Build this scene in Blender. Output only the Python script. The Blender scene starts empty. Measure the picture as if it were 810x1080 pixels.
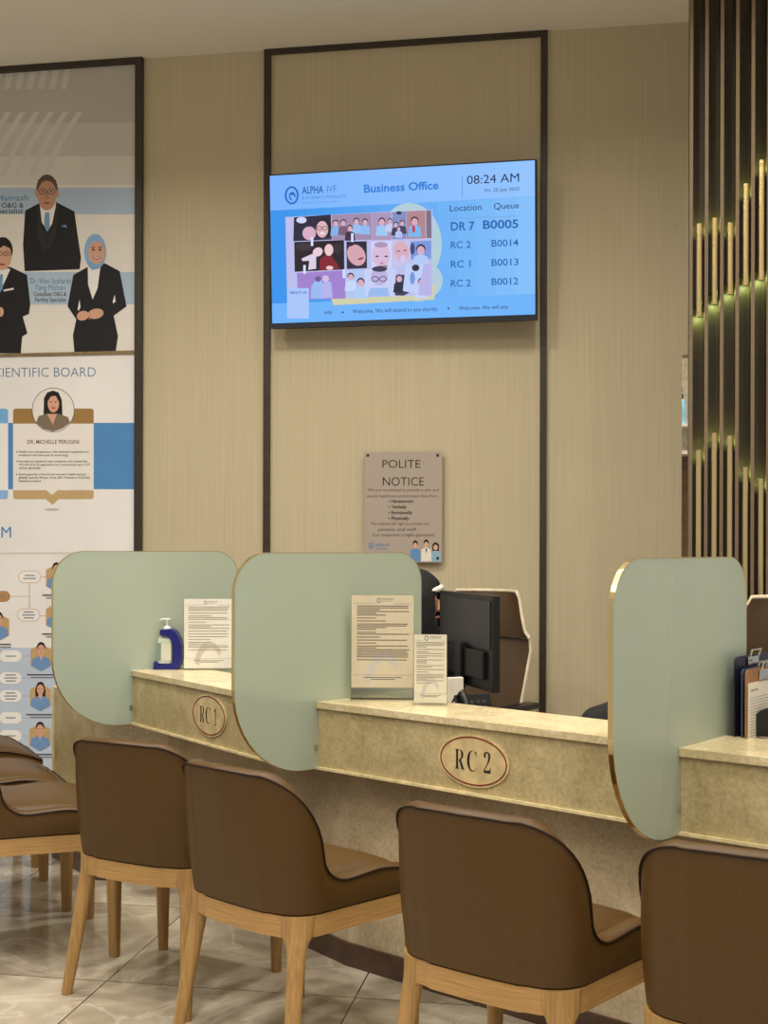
import bpy, bmesh, math, random
from mathutils import Vector, Matrix, Euler, noise as mnoise
random.seed(7)
S = bpy.context.scene
COL = S.collection
PI = math.pi
# ------------------------------------------------------------------ camera
F, CX, CY, H, ROLL = 1300.0, 405.0, 576.0, 1.35, 0.0026
CAM = Vector((0, 0, H))
CR = Vector((math.cos(ROLL), 0, math.sin(ROLL)))
CU = Vector((-math.sin(ROLL), 0, math.cos(ROLL)))
CF = Vector((0, 1, 0))
cd = bpy.data.cameras.new('camera')
cam = bpy.data.objects.new('camera', cd); COL.objects.link(cam)
cam.matrix_world = Matrix(((CR.x, CU.x, -CF.x, 0), (CR.y, CU.y, -CF.y, 0), (CR.z, CU.z, -CF.z, H), (0, 0, 0, 1)))
cd.sensor_fit = 'HORIZONTAL'; cd.sensor_width = 36; cd.lens = F / 810 * 36
cd.shift_y = (CY - 540) / 810; cd.clip_start = 0.05
S.camera = cam
S.view_settings.view_transform = 'Standard'; S.view_settings.look = 'None'
S.view_settings.gamma = 1; S.view_settings.exposure = 0.0; S.view_settings.use_curve_mapping = False

def ray(px, py): return CF + CR * ((px - CX) / F) + CU * (-(py - CY) / F)
def at(px, py, d): return CAM + ray(px, py) * d
def onz(px, py, z):
    r = ray(px, py); return CAM + r * ((z - H) / r.z)
def flat(v, z=0.0): return Vector((v.x, v.y, z))

# ------------------------------------------------------------------ materials
def lin(c):
    o = []
    for v in c[:3]:
        v /= 255.0
        o.append(v / 12.92 if v <= .04045 else ((v + .055) / 1.055) ** 2.4)
    return (*o, 1)
def shade(c, k): return tuple(max(0, min(255, v * k)) for v in c)
MC = {}
def nodes(name):
    m = bpy.data.materials.new(name); m.use_nodes = True
    return m, m.node_tree, m.node_tree.nodes['Principled BSDF']
def mat(name, rgb, rough=.5, metal=0, spec=.5, var=.08, scale=30, stretch=(1, 1, 1), bump=0, coat=0, rgb2=None):
    if name in MC: return MC[name]
    m, t, b = nodes(name); N = t.nodes.new; L = t.links.new
    tc = N('ShaderNodeTexCoord'); mp = N('ShaderNodeMapping'); mp.inputs['Scale'].default_value = stretch
    nz = N('ShaderNodeTexNoise'); nz.inputs['Scale'].default_value = scale; nz.inputs['Detail'].default_value = 4
    rp = N('ShaderNodeValToRGB'); e = rp.color_ramp.elements
    e[0].position, e[1].position = .3, .7
    e[0].color = lin(shade(rgb, 1 - var)); e[1].color = lin(rgb2 or shade(rgb, 1 + var))
    L(tc.outputs['Object'], mp.inputs[0]); L(mp.outputs[0], nz.inputs['Vector']); L(nz.outputs['Fac'], rp.inputs[0])
    L(rp.outputs[0], b.inputs['Base Color'])
    b.inputs['Roughness'].default_value = rough; b.inputs['Metallic'].default_value = metal
    b.inputs['Specular IOR Level'].default_value = spec; b.inputs['Coat Weight'].default_value = coat
    b.inputs['Coat Roughness'].default_value = .08
    if bump:
        bp = N('ShaderNodeBump'); bp.inputs['Strength'].default_value = bump; bp.inputs['Distance'].default_value = .003
        L(nz.outputs['Fac'], bp.inputs['Height']); L(bp.outputs[0], b.inputs['Normal'])
    MC[name] = m; return m
def ink(rgb, rough=.55):
    k = 'ink_%d_%d_%d' % tuple(int(v) for v in rgb[:3])
    return mat(k, rgb, rough, var=.015, scale=4, spec=.3)
def glow(rgb, s=1.0):
    k = 'lit_%d_%d_%d' % tuple(int(v) for v in rgb[:3])
    if k in MC: return MC[k]
    m, t, b = nodes(k)
    b.inputs['Base Color'].default_value = (.01, .01, .01, 1); b.inputs['Roughness'].default_value = .25
    b.inputs['Specular IOR Level'].default_value = .3
    b.inputs['Emission Color'].default_value = lin(rgb); b.inputs['Emission Strength'].default_value = s
    MC[k] = m; return m

def wall_mat():
    m, t, b = nodes('grasscloth_wallpaper'); N = t.nodes.new; L = t.links.new
    tc = N('ShaderNodeTexCoord'); mp = N('ShaderNodeMapping'); mp.inputs['Scale'].default_value = (230, 230, 1.5)
    nz = N('ShaderNodeTexNoise'); nz.inputs['Scale'].default_value = 1; nz.inputs['Detail'].default_value = 3
    L(tc.outputs['Object'], mp.inputs[0]); L(mp.outputs[0], nz.inputs['Vector'])
    n2 = N('ShaderNodeTexNoise'); n2.inputs['Scale'].default_value = 1.6; L(tc.outputs['Object'], n2.inputs['Vector'])
    mx = N('ShaderNodeMath'); mx.operation = 'MULTIPLY_ADD'; mx.inputs[1].default_value = .25
    L(n2.outputs['Fac'], mx.inputs[0]); L(nz.outputs['Fac'], mx.inputs[2])
    rp = N('ShaderNodeValToRGB'); e = rp.color_ramp.elements
    e[0].position, e[1].position = .38, .92; e[0].color = lin((186, 172, 142)); e[1].color = lin((200, 187, 156))
    L(mx.outputs[0], rp.inputs[0]); L(rp.outputs[0], b.inputs['Base Color'])
    bp = N('ShaderNodeBump'); bp.inputs['Strength'].default_value = .25; bp.inputs['Distance'].default_value = .002
    L(nz.outputs['Fac'], bp.inputs['Height']); L(bp.outputs[0], b.inputs['Normal'])
    b.inputs['Roughness'].default_value = .75; b.inputs['Specular IOR Level'].default_value = .25
    return m
def stone(name, c1, c2, vein, rough, scale=3.0, coat=0.0, vs=.5):
    m, t, b = nodes(name); N = t.nodes.new; L = t.links.new
    tc = N('ShaderNodeTexCoord')
    a = N('ShaderNodeTexNoise'); a.inputs['Scale'].default_value = scale; a.inputs['Detail'].default_value = 8; a.inputs['Distortion'].default_value = .8
    L(tc.outputs['Object'], a.inputs['Vector'])
    r1 = N('ShaderNodeValToRGB'); e = r1.color_ramp.elements
    e[0].position, e[1].position = .34, .68; e[0].color = lin(c1); e[1].color = lin(c2); L(a.outputs['Fac'], r1.inputs[0])
    v = N('ShaderNodeTexNoise'); v.inputs['Scale'].default_value = scale * .6; v.inputs['Detail'].default_value = 6; v.inputs['Distortion'].default_value = 2.2
    L(tc.outputs['Object'], v.inputs['Vector'])
    r2 = N('ShaderNodeValToRGB'); e = r2.color_ramp.elements
    e[0].position = .485; e[0].color = (0, 0, 0, 1); e[1].position = .5; e[1].color = (vs, vs, vs, 1)
    x = r2.color_ramp.elements.new(.515); x.color = (0, 0, 0, 1); L(v.outputs['Fac'], r2.inputs[0])
    sp = N('ShaderNodeTexNoise'); sp.inputs['Scale'].default_value = 90; sp.inputs['Detail'].default_value = 3; L(tc.outputs['Object'], sp.inputs['Vector'])
    r3 = N('ShaderNodeValToRGB'); e = r3.color_ramp.elements
    e[0].position, e[1].position = .3, .7; e[0].color = (.8, .8, .8, 1); e[1].color = (1.08, 1.08, 1.08, 1); L(sp.outputs['Fac'], r3.inputs[0])
    mu = N('ShaderNodeMix'); mu.data_type = 'RGBA'; mu.blend_type = 'MULTIPLY'; mu.inputs[0].default_value = 1
    L(r1.outputs[0], mu.inputs[6]); L(r3.outputs[0], mu.inputs[7])
    mx = N('ShaderNodeMix'); mx.data_type = 'RGBA'; L(r2.outputs[0], mx.inputs[0]); L(mu.outputs[2], mx.inputs[6]); mx.inputs[7].default_value = lin(vein)
    L(mx.outputs[2], b.inputs['Base Color'])
    b.inputs['Roughness'].default_value = rough; b.inputs['Coat Weight'].default_value = coat; b.inputs['Coat Roughness'].default_value = .1
    return m
def tile_mat():
    m, t, b = nodes('glossy_beige_marble_tile'); N = t.nodes.new; L = t.links.new
    tc = N('ShaderNodeTexCoord')
    br = N('ShaderNodeTexBrick'); br.offset = 0; br.inputs['Scale'].default_value = 1
    br.inputs['Brick Width'].default_value = .785; br.inputs['Row Height'].default_value = .785
    br.inputs['Mortar Size'].default_value = .0022; br.inputs['Mortar Smooth'].default_value = .1
    br.inputs['Color1'].default_value = (.82, .82, .82, 1); br.inputs['Color2'].default_value = (1.08, 1.08, 1.08, 1); br.inputs['Mortar'].default_value = (1, 1, 1, 1)
    L(tc.outputs['Object'], br.inputs['Vector'])
    ad = N('ShaderNodeVectorMath'); ad.operation = 'MULTIPLY_ADD'; ad.inputs[1].default_value = (5, 5, 5)
    L(br.outputs['Color'], ad.inputs[0]); L(tc.outputs['Object'], ad.inputs[2])
    a = N('ShaderNodeTexNoise'); a.inputs['Scale'].default_value = 2.6; a.inputs['Detail'].default_value = 9; a.inputs['Distortion'].default_value = 1.6
    L(ad.outputs[0], a.inputs['Vector'])
    r1 = N('ShaderNodeValToRGB'); e = r1.color_ramp.elements
    e[0].position, e[1].position = .32, .7; e[0].color = lin((160, 148, 127)); e[1].color = lin((206, 195, 174))
    L(a.outputs['Fac'], r1.inputs[0])
    v = N('ShaderNodeTexNoise'); v.inputs['Scale'].default_value = 1.5; v.inputs['Detail'].default_value = 7; v.inputs['Distortion'].default_value = 3
    L(ad.outputs[0], v.inputs['Vector'])
    r2 = N('ShaderNodeValToRGB'); e = r2.color_ramp.elements
    e[0].position = .48; e[0].color = (0, 0, 0, 1); e[1].position = .5; e[1].color = (.45, .45, .45, 1)
    x = r2.color_ramp.elements.new(.525); x.color = (0, 0, 0, 1); L(v.outputs['Fac'], r2.inputs[0])
    m1 = N('ShaderNodeMix'); m1.data_type = 'RGBA'; L(r2.outputs[0], m1.inputs[0]); L(r1.outputs[0], m1.inputs[6]); m1.inputs[7].default_value = lin((222, 213, 196))
    mu = N('ShaderNodeMix'); mu.data_type = 'RGBA'; mu.blend_type = 'MULTIPLY'; mu.inputs[0].default_value = .6
    L(m1.outputs[2], mu.inputs[6]); L(br.outputs['Color'], mu.inputs[7])
    m2 = N('ShaderNodeMix'); m2.data_type = 'RGBA'; L(br.outputs['Fac'], m2.inputs[0]); L(mu.outputs[2], m2.inputs[6]); m2.inputs[7].default_value = lin((38, 32, 26))
    L(m2.outputs[2], b.inputs['Base Color'])
    b.inputs['Roughness'].default_value = .13; b.inputs['Specular IOR Level'].default_value = .6
    return m
def frosted():
    m, t, b = nodes('frosted_green_glass'); N = t.nodes.new; L = t.links.new
    b.inputs['Base Color'].default_value = lin((226, 238, 222)); b.inputs['Roughness'].default_value = .55
    b.inputs['Transmission Weight'].default_value = 1; b.inputs['IOR'].default_value = 1.12
    df = N('ShaderNodeBsdfPrincipled'); df.inputs['Base Color'].default_value = lin((184, 195, 177)); df.inputs['Roughness'].default_value = .4
    mx = N('ShaderNodeMixShader'); mx.inputs[0].default_value = .70
    L(b.outputs[0], mx.inputs[1]); L(df.outputs[0], mx.inputs[2])
    L(mx.outputs[0], t.nodes['Material Output'].inputs['Surface'])
    return m
def clear(name, rgb, rough=.03, ior=1.3, mixc=.0):
    m, t, b = nodes(name)
    N = t.nodes.new; L = t.links.new
    tr = N('ShaderNodeBsdfTransparent'); tr.inputs[0].default_value = lin(rgb)
    gl = N('ShaderNodeBsdfGlossy'); gl.inputs['Roughness'].default_value = rough
    mx = N('ShaderNodeMixShader'); mx.inputs[0].default_value = .035; L(tr.outputs[0], mx.inputs[1]); L(gl.outputs[0], mx.inputs[2])
    L(mx.outputs[0], t.nodes['Material Output'].inputs['Surface'])
    return m

M_WALL = wall_mat(); M_TILE = tile_mat(); M_FROST = frosted()
M_CEIL = mat('ceiling_paint', (228, 222, 208), .9, var=.01, scale=2)
M_STONE = stone('beige_marble', (200, 182, 138), (224, 206, 164), (238, 226, 194), .22, 4.0)
M_APRON = stone('beige_marble_shaded', (176, 158, 114), (202, 184, 138), (212, 196, 154), .4, 9.0, vs=.25)  # counter-top stone again, the dimness of upright faces put into its colour
M_BASE = stone('plaster_stone', (190, 172, 138), (214, 196, 164), (222, 206, 176), .55, 5.0, vs=.3)
M_EDGE = mat('pale_stone_edge', (226, 208, 160), .35)
M_SKIRT = mat('dark_brown_skirting', (84, 62, 48), .4)
M_MOULD = mat('dark_bronze_moulding', (62, 54, 44), .45, metal=.3)
M_GOLD = mat('polished_brass', (236, 212, 156), .24, metal=1, var=.01, scale=3)
M_LEATHER = mat('brown_leather', (77, 54, 22), .45, spec=.28, var=.05, scale=220, bump=.12)
M_PIPE = mat('dark_brown_piping', (34, 20, 10), .6, spec=.15)
M_WOOD = mat('light_oak', (168, 130, 78), .42, var=.1, scale=1.0, stretch=(9, 9, 230))
M_WOODV = mat('light_oak_leg', (164, 127, 75), .42, var=.1, scale=1.0, stretch=(150, 150, 6))
M_DWOOD = mat('dark_walnut', (60, 46, 25), .5, var=.12, scale=1.0, stretch=(60, 60, 3))
M_FIN = mat('champagne_fin', (122, 104, 80), .4, metal=.1, var=.04)
M_BLACK = mat('black_plastic', (15, 15, 16), .4)
M_DGREY = mat('dark_grey_plastic', (46, 46, 48), .45)
M_STEEL = mat('chrome_steel', (205, 205, 205), .15, metal=1, var=.02)
M_PAPER = mat('white_paper', (226, 220, 206), .7, var=.02)
M_WHITE = mat('white_plastic', (235, 230, 218), .35, var=.02)
M_BLUE = mat('navy_blue_plastic', (20, 24, 110), .3)
M_ACRYL = clear('clear_acrylic', (253, 253, 252))
M_OFFLEA = mat('office_chair_leather', (78, 58, 36), .4, var=.05, scale=120)
M_CLOTH = mat('black_cloth', (8, 8, 9), .85, var=.2, scale=60)
M_SKIN = mat('skin', (205, 150, 120), .5, var=.03)

# ------------------------------------------------------------------ mesh builder
TXT = {}
def glyphs(body, bold=0.0):
    k = (body, bold)
    if k in TXT: return TXT[k]
    c = bpy.data.curves.new('t', 'FONT'); c.body = body; c.size = 1; c.offset = bold; c.resolution_u = 3; c.fill_mode = 'FRONT'
    o = bpy.data.objects.new('t', c); COL.objects.link(o)
    dg = bpy.context.evaluated_depsgraph_get(); dg.update()
    me = o.evaluated_get(dg).to_mesh()
    vs = [(v.co.x, v.co.y) for v in me.vertices]; fs = [tuple(p.vertices) for p in me.polygons]
    o.evaluated_get(dg).to_mesh_clear()
    bpy.data.objects.remove(o); bpy.data.curves.remove(c)
    if not vs: vs = [(0, 0)]
    TXT[k] = (vs, fs, min(v[0] for v in vs), max(v[0] for v in vs), min(v[1] for v in vs), max(v[1] for v in vs))
    return TXT[k]
CAP = glyphs('H')[5]

class MB:
    def __init__(s, origin=(0, 0, 0), ex=(1, 0, 0), ey=(0, 1, 0), ez=(0, 0, 1)):
        s.v, s.f, s.m, s.mats = [], [], [], []
        s.o, s.ex, s.ey, s.ez = Vector(origin), Vector(ex), Vector(ey), Vector(ez)
        s.layer = 0
    def mi(s, m):
        if m not in s.mats: s.mats.append(m)
        return s.mats.index(m)
    def P(s, x, y, z=0): return s.o + s.ex * x + s.ey * y + s.ez * z
    def add(s, pts, faces, m):
        b = len(s.v); s.v += [Vector(p) for p in pts]; k = s.mi(m)
        for f in faces: s.f.append([b + i for i in f]); s.m.append(k)
    # ---- pictures on a plane (local x,y; stacked by thin layers)
    def uv(s, px, py):
        r = ray(px, py); n = s.ez; t = (s.o - CAM).dot(n) / r.dot(n); q = CAM + r * t - s.o
        return (q.dot(s.ex), q.dot(s.ey))
    def poly2(s, pts, m, z=None):
        if z is None: s.layer += 1; z = s.layer * .00003
        s.add([s.P(x, y, z) for x, y in pts], [range(len(pts))], m)
    def pp(s, pts, m, z=None): s.poly2([s.uv(*p) for p in pts], m, z)
    def prect(s, x0, y0, x1, y1, m, z=None): s.pp([(x0, y1), (x1, y1), (x1, y0), (x0, y0)], m, z)
    def pell(s, cx, cy, rx, ry, m, z=None, n=28, a0=0, a1=2 * PI, rot=0):
        q = []
        for i in range(n):
            a = a0 + (a1 - a0) * i / (n if abs(a1 - a0 - 2 * PI) < 1e-6 else n - 1)
            x, y = rx * math.cos(a), ry * math.sin(a)
            q.append((cx + x * math.cos(rot) - y * math.sin(rot), cy - x * math.sin(rot) - y * math.cos(rot)))
        s.pp(q, m, z)
    def prr(s, x0, y0, x1, y1, r, m, z=None):
        q = []
        for cx, cy, a in ((x1 - r, y0 + r, 0), (x0 + r, y0 + r, 90), (x0 + r, y1 - r, 180), (x1 - r, y1 - r, 270)):
            for k in range(6):
                t = math.radians(a + 18 * k); q.append((cx + r * math.cos(t), cy - r * math.sin(t)))
        s.pp(q, m, z)
    def pring(s, cx, cy, rx, ry, w, m, z=None, n=36, a0=0, a1=2 * PI):
        if z is None: s.layer += 1; z = s.layer * .00003
        pts, fs = [], []
        for i in range(n + 1):
            a = a0 + (a1 - a0) * i / n
            for k in (0, w):
                u = s.uv(cx + (rx - k) * math.cos(a), cy - (ry - k) * math.sin(a)); pts.append(s.P(u[0], u[1], z))
        for i in range(n): fs.append((2 * i + 1, 2 * i, 2 * i + 2, 2 * i + 3))
        s.add(pts, fs, m)
    def ptext(s, body, x0, x1, yb, cap, m, bold=0.0, slope=0.0, z=None):
        """text whose ink spans x0..x1 (photo px), baseline yb, capitals cap px tall"""
        vs, fs, a, b, lo, hi = glyphs(body, bold)
        if z is None: s.layer += 1; z = s.layer * .00003
        u0 = s.uv(x0, yb); u1 = s.uv(x1, yb + slope * (x1 - x0)); ut = s.uv(x0, yb - cap)
        hy = (ut[1] - u0[1]) / CAP; w = max(b - a, 1e-6)
        pts = []
        for x, y in vs:
            t = (x - a) / w
            pts.append(s.P(u0[0] + (u1[0] - u0[0]) * t, u0[1] + (u1[1] - u0[1]) * t + y * hy, z))
        s.add(pts, fs, m)
    def text(s, body, cx, y, cap, m, z, width=None, bold=0.0):
        vs, fs, a, b, lo, hi = glyphs(body, bold); k = cap / CAP; kx = width / (b - a) if width else k
        s.add([s.P(cx + (x - (a + b) / 2) * kx, y + yy * k, z) for x, yy in vs], fs, m)
    # ---- solids
    def box(s, x0, x1, y0, y1, z0, z1, m, bev=0):
        if bev:
            bm = bmesh.new(); bmesh.ops.create_cube(bm, size=1)
            for v in bm.verts: v.co = Vector(((x0 + x1) / 2 + v.co.x * (x1 - x0), (y0 + y1) / 2 + v.co.y * (y1 - y0), (z0 + z1) / 2 + v.co.z * (z1 - z0)))
            bmesh.ops.bevel(bm, geom=bm.edges[:], offset=bev, segments=3, profile=.5, affect='EDGES')
            bm.verts.index_update()
            s.add([s.P(*v.co) for v in bm.verts], [[v.index for v in f.verts] for f in bm.faces], m); bm.free(); return
        p = [s.P(x, y, z) for z in (z0, z1) for y in (y0, y1) for x in (x0, x1)]
        s.add(p, [(0, 2, 3, 1), (4, 5, 7, 6), (0, 1, 5, 4), (2, 6, 7, 3), (0, 4, 6, 2), (1, 3, 7, 5)], m)
    def prism(s, pts, z0, z1, m, mside=None):
        """extrude a 2D outline (local x,y) from z0 to z1"""
        n = len(pts)
        q = [s.P(x, y, z0) for x, y in pts] + [s.P(x, y, z1) for x, y in pts]
        s.add(q, [list(range(n - 1, -1, -1)), list(range(n, 2 * n))], m)
        s.add(q, [(i, (i + 1) % n, n + (i + 1) % n, n + i) for i in range(n)], mside or m)
    def loft(s, rings, m, closed=True, caps=True, loop=False):
        n = len(rings[0]); b = [p for r in rings for p in r]; fs = []
        R = len(rings)
        for i in range(R if loop else R - 1):
            j = (i + 1) % R
            for k in range(n if closed else n - 1):
                l = (k + 1) % n; fs.append((i * n + k, i * n + l, j * n + l, j * n + k))
        if caps and not loop: fs += [list(range(n - 1, -1, -1)), [(R - 1) * n + k for k in range(n)]]
        s.add([s.P(*p) for p in b], fs, m)
    def lathe(s, prof, m, n=24, c=(0, 0)):
        s.loft([[(c[0] + r * math.cos(2 * PI * k / n), c[1] + r * math.sin(2 * PI * k / n), z) for k in range(n)] for r, z in prof], m)
    def tube(s, pts, r, m, n=8, loop=False):
        pts = [Vector(p) for p in pts]; rings = []; N = len(pts)
        for i, p in enumerate(pts):
            if loop: t = pts[(i + 1) % N] - pts[i - 1]
            else: t = pts[min(i + 1, N - 1)] - pts[max(i - 1, 0)]
            t.normalize(); up = Vector((0, 0, 1)) if abs(t.z) < .95 else Vector((1, 0, 0))
            a = t.cross(up).normalized(); c = a.cross(t).normalized()
            rings.append([tuple(p + (a * math.cos(2 * PI * k / n) + c * math.sin(2 * PI * k / n)) * r) for k in range(n)])
        s.loft(rings, m, loop=loop)
    def build(s, name, parent=None, smooth=False, sub=0, bevel=0, kind=None, merge=False):
        me = bpy.data.meshes.new(name)
        rt = parent
        while rt and rt.parent: rt = rt.parent
        o0 = rt.matrix_world.inverted() if rt else Matrix()
        me.from_pydata([o0 @ v for v in s.v], [], s.f)
        for m in s.mats: me.materials.append(m)
        for p, k in zip(me.polygons, s.m): p.material_index = k
        bm = bmesh.new(); bm.from_mesh(me)
        if merge: bmesh.ops.remove_doubles(bm, verts=bm.verts, dist=1e-5)
        if not s.layer: bmesh.ops.recalc_face_normals(bm, faces=bm.faces)
        bm.to_mesh(me); bm.free()
        if smooth:
            me.polygons.foreach_set('use_smooth', [True] * len(me.polygons))
            if hasattr(me, 'set_sharp_from_angle'): me.set_sharp_from_angle(angle=math.radians(42))
        o = bpy.data.objects.new(name, me); COL.objects.link(o)
        if parent: o.parent = parent
        if bevel:
            b = o.modifiers.new('bevel', 'BEVEL'); b.width = bevel; b.segments = 2; b.limit_method = 'ANGLE'; b.angle_limit = .7
        if sub:
            b = o.modifiers.new('sub', 'SUBSURF'); b.levels = sub; b.render_levels = sub
        if kind: o['kind'] = kind
        return o
def tag(o, label, cat, group=None):
    o['label'] = label; o['category'] = cat
    if group: o['group'] = group
    return o
def thing(name, label, cat, loc=(0, 0, 0), rz=0.0, group=None):
    o = bpy.data.objects.new(name, None); COL.objects.link(o); o.empty_display_size = .1
    o.matrix_world = Matrix.Translation(loc) @ Matrix.Rotation(rz, 4, 'Z'); o.location = loc; o.rotation_euler = (0, 0, rz)
    bpy.context.view_layer.update()
    return tag(o, label, cat, group)
def frame_of(o): return MB(o.matrix_world.translation, *[o.matrix_world.to_3x3().col[i] for i in range(3)])
def dup(root, loc, rz, label, group=None):
    r = root.copy(); COL.objects.link(r); r.location = loc; r.rotation_euler = (0, 0, rz); r['label'] = label
    if group: r['group'] = group
    for ch in list(root.children):
        c = ch.copy(); COL.objects.link(c); c.parent = r
        for g in list(ch.children):
            d = g.copy(); COL.objects.link(d); d.parent = c
    return r

# ------------------------------------------------------------------ room shell
TA = .1736; A = math.atan(TA); D0 = 6.3; ZC = 3.925
W = Vector((math.cos(A), -math.sin(A), 0)); NW = Vector((-math.sin(A), -math.cos(A), 0)); Zv = Vector((0, 0, 1))
WO = Vector((0, D0, 0))                                   # wall frame origin: x along W, y up, z toward the room
def wallf(off=0.0): return MB(WO + NW * off, W, Zv, NW)
wf = wallf()
ux = lambda px, py=540: wf.uv(px, py)[0]
vz = lambda px, py: wf.uv(px, py)[1]
x_end = ux(719, 500)
z_head = vz(722, 374)
m = wallf(); m.box(-4.2, x_end, 0, ZC, -.12, 0, M_WALL); m.build('wall_back', kind='structure')
m = wallf(); m.box(x_end, 4.0, z_head, ZC, -.12, 0, M_WALL); m.build('wall_header', kind='structure')
fo = bpy.data.meshes.new('floor')
NB = -NW
uC = Vector((-.028, 4.0, 0)).dot(W); vP = Vector((0, 3.67, 0)).dot(NB)
og = W * uC + NB * vP
mf = MB((0, 0, 0)); mf.box(-5, 5.5, -5.2, 6.2, -.06, 0, M_TILE); fl = mf.build('floor', kind='structure')
fl.location = og; fl.rotation_euler = (0, 0, -A)
mc = MB(); mc.box(-5, 5.5, -5.2, 6.2, ZC, ZC + .08, M_CEIL); ce = mc.build('ceiling', kind='structure'); ce.location = (og.x, og.y, 0); ce.rotation_euler = (0, 0, -A)
# room seen through the opening beside the slatted screen
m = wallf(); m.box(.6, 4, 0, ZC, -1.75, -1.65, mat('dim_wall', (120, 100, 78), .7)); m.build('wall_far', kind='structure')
# dark moulding frame round the screen wall
m = wallf()
xl0, xl1 = ux(278.1), ux(285.2); xr0, xr1 = ux(569.3), ux(576.4)
zt1 = vz(430, 41); zt0 = vz(430, 49)
m.box(xl0, xl1, 0, zt1, 0, .018, M_MOULD); m.box(xr0, xr1, 0, zt1, 0, .018, M_MOULD); m.box(xl0, xr1, zt0, zt1, 0, .0185, M_MOULD)
m.build('trim_1', kind='structure', bevel=.002)

# ------------------------------------------------------------------ framed information poster
px_f0, px_f1 = ux(143.3), ux(150.8)
poster = thing('information_poster', 'tall white and blue clinic poster in a dark frame on the left wall', 'poster', WO + W * ux(70) + NW * .001)
m = wallf(.001); zT1 = vz(149, 61.0); zT0 = vz(149, 68.5)
m.box(px_f0, px_f1, .02, zT1, 0, .03, M_MOULD); m.box(-3.3, px_f1, zT0, zT1, 0, .0305, M_MOULD); m.build('frame', poster, bevel=.002)
m = wallf(.001); m.box(-3.3, px_f0 + .003, .1, zT0 + .003, 0, .008, ink((232, 226, 218))); m.build('backing_board', poster)
p = wallf(.0095)
INKW = ink((240, 237, 234)); GREY = ink((190, 184, 174)); BAND = ink((176, 196, 216)); BLU = ink((82, 138, 194)); SUIT = ink((30, 29, 31)); SUIT2 = ink((48, 45, 47))
FACE = ink((214, 164, 138)); FACE2 = ink((196, 146, 120)); HAIR = ink((34, 28, 26)); SHIRT = ink((238, 236, 232)); TIE = ink((120, 158, 190)); GOLD = ink((160, 124, 70)); DK = ink((52, 50, 50)); DBLUE = ink((80, 120, 160))
L0 = -90
p.prect(L0, 60, 143.6, 130, GREY); p.prect(L0, 130, 143.6, 165, ink((204, 198, 188))); p.prect(L0, 165, 143.6, 195, ink((220, 214, 205)))
for k in range(9):                                           # pale sweeping stripes
    x = -30 + k * 12
    p.pp([(x - 2, 94), (x + 4, 94), (x + 9, 72), (x + 2, 72)], ink((206, 200, 192)), z=.0002)
for k in range(8):
    x = -60 + k * 15
    p.pp([(x, 185), (x + 5, 185), (x + 22, 150), (x + 42, 118), (x + 36, 118), (x + 16, 150)], ink((212, 206, 198)), z=.0002)
p.prect(L0, 198, 143.6, 226, BAND); p.prect(L0, 287, 143.6, 321, BAND)
p.ptext('Dato Dr. Haris Hamzah', -70, 30, 211.5, 6, DBLUE); p.ptext('Consultant O&G &', -34, 25, 219, 5, DK, .01); p.ptext('Fertility Specialist', -34, 24.5, 225, 5, DK, .01)
# standing man in three-piece suit
p.pp([(26.5, 222), (42, 214), (59, 213), (78.5, 223), (81.5, 245), (85.5, 272), (84, 284), (26, 286), (24.3, 258)], SUIT)
p.pp([(42, 215), (59, 214), (58, 232), (49.5, 262), (41, 236)], ink((44, 38, 42)))
p.pp([(42, 215), (46, 212), (56, 212), (59.5, 214), (55, 236), (50, 244), (44, 234)], SHIRT); p.pp([(47.5, 224), (52, 224), (52.5, 241), (49.5, 244), (46.5, 238)], TIE)
p.pp([(39, 218), (42, 215.5), (43, 238), (49, 262), (46, 265), (40, 250)], SUIT2); p.pp([(62, 217), (59, 214.5), (57.5, 236), (49.5, 262), (51, 265), (58, 250)], SUIT2)
p.pp([(64, 239), (69, 236.8), (71, 240), (67, 239.2)], TIE)
p.pell(49.6, 200, 11.4, 16, ink((92, 78, 68))); p.pell(49.6, 206, 10, 16, FACE2); p.pell(38.7, 204, 1.7, 4, FACE2); p.pell(60.4, 204, 1.7, 4, FACE2)
p.pp([(39, 200), (40, 190), (46, 186), (54, 186), (59, 190), (60.2, 200), (57.5, 192.5), (49, 190.5), (42, 192.5)], ink((92, 78, 68)))
for q in (45, 54): p.pring(q, 202, 4.2, 3.2, .7, DK); p.pell(q, 202, 1.1, .8, DK)
p.pp([(48.8, 203), (50.2, 203), (51.5, 210), (47.8, 210)], ink((180, 126, 104))); p.pell(49.6, 214, 3.8, 1.1, ink((150, 90, 80)))
# man with folded arms at the poster's cut edge
p.pp([(-16, 300), (0, 283), (11, 281.5), (28.5, 290), (32, 321), (30.6, 331), (24, 334), (29, 351.6), (23.5, 355), (22, 372.6), (-30, 372.6), (-28, 300)], SUIT)
p.pp([(-3, 285), (8, 283), (11, 284), (2, 304), (-6, 320)], SHIRT); p.pp([(-2, 290), (3, 289), (3, 304), (-2, 312)], TIE)
p.pp([(4, 305.5), (14.5, 303.5), (14.5, 305.5), (4, 307.5)], SHIRT); p.pell(1, 329, 3, 5, FACE)
p.pell(3, 264, 10.5, 14, HAIR); p.pell(2.5, 270, 9.6, 15, FACE); p.pp([(-6, 266), (-4, 256), (6, 254), (12.3, 260), (12.8, 270), (10.8, 262), (4, 259)], HAIR)
for q in (-1, 7): p.pring(q, 267.5, 3.8, 2.8, .7, DK); p.pell(q, 267.5, 1, .8, DK)
p.pell(2, 279, 4, 1.2, ink((160, 90, 84)))
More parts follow.
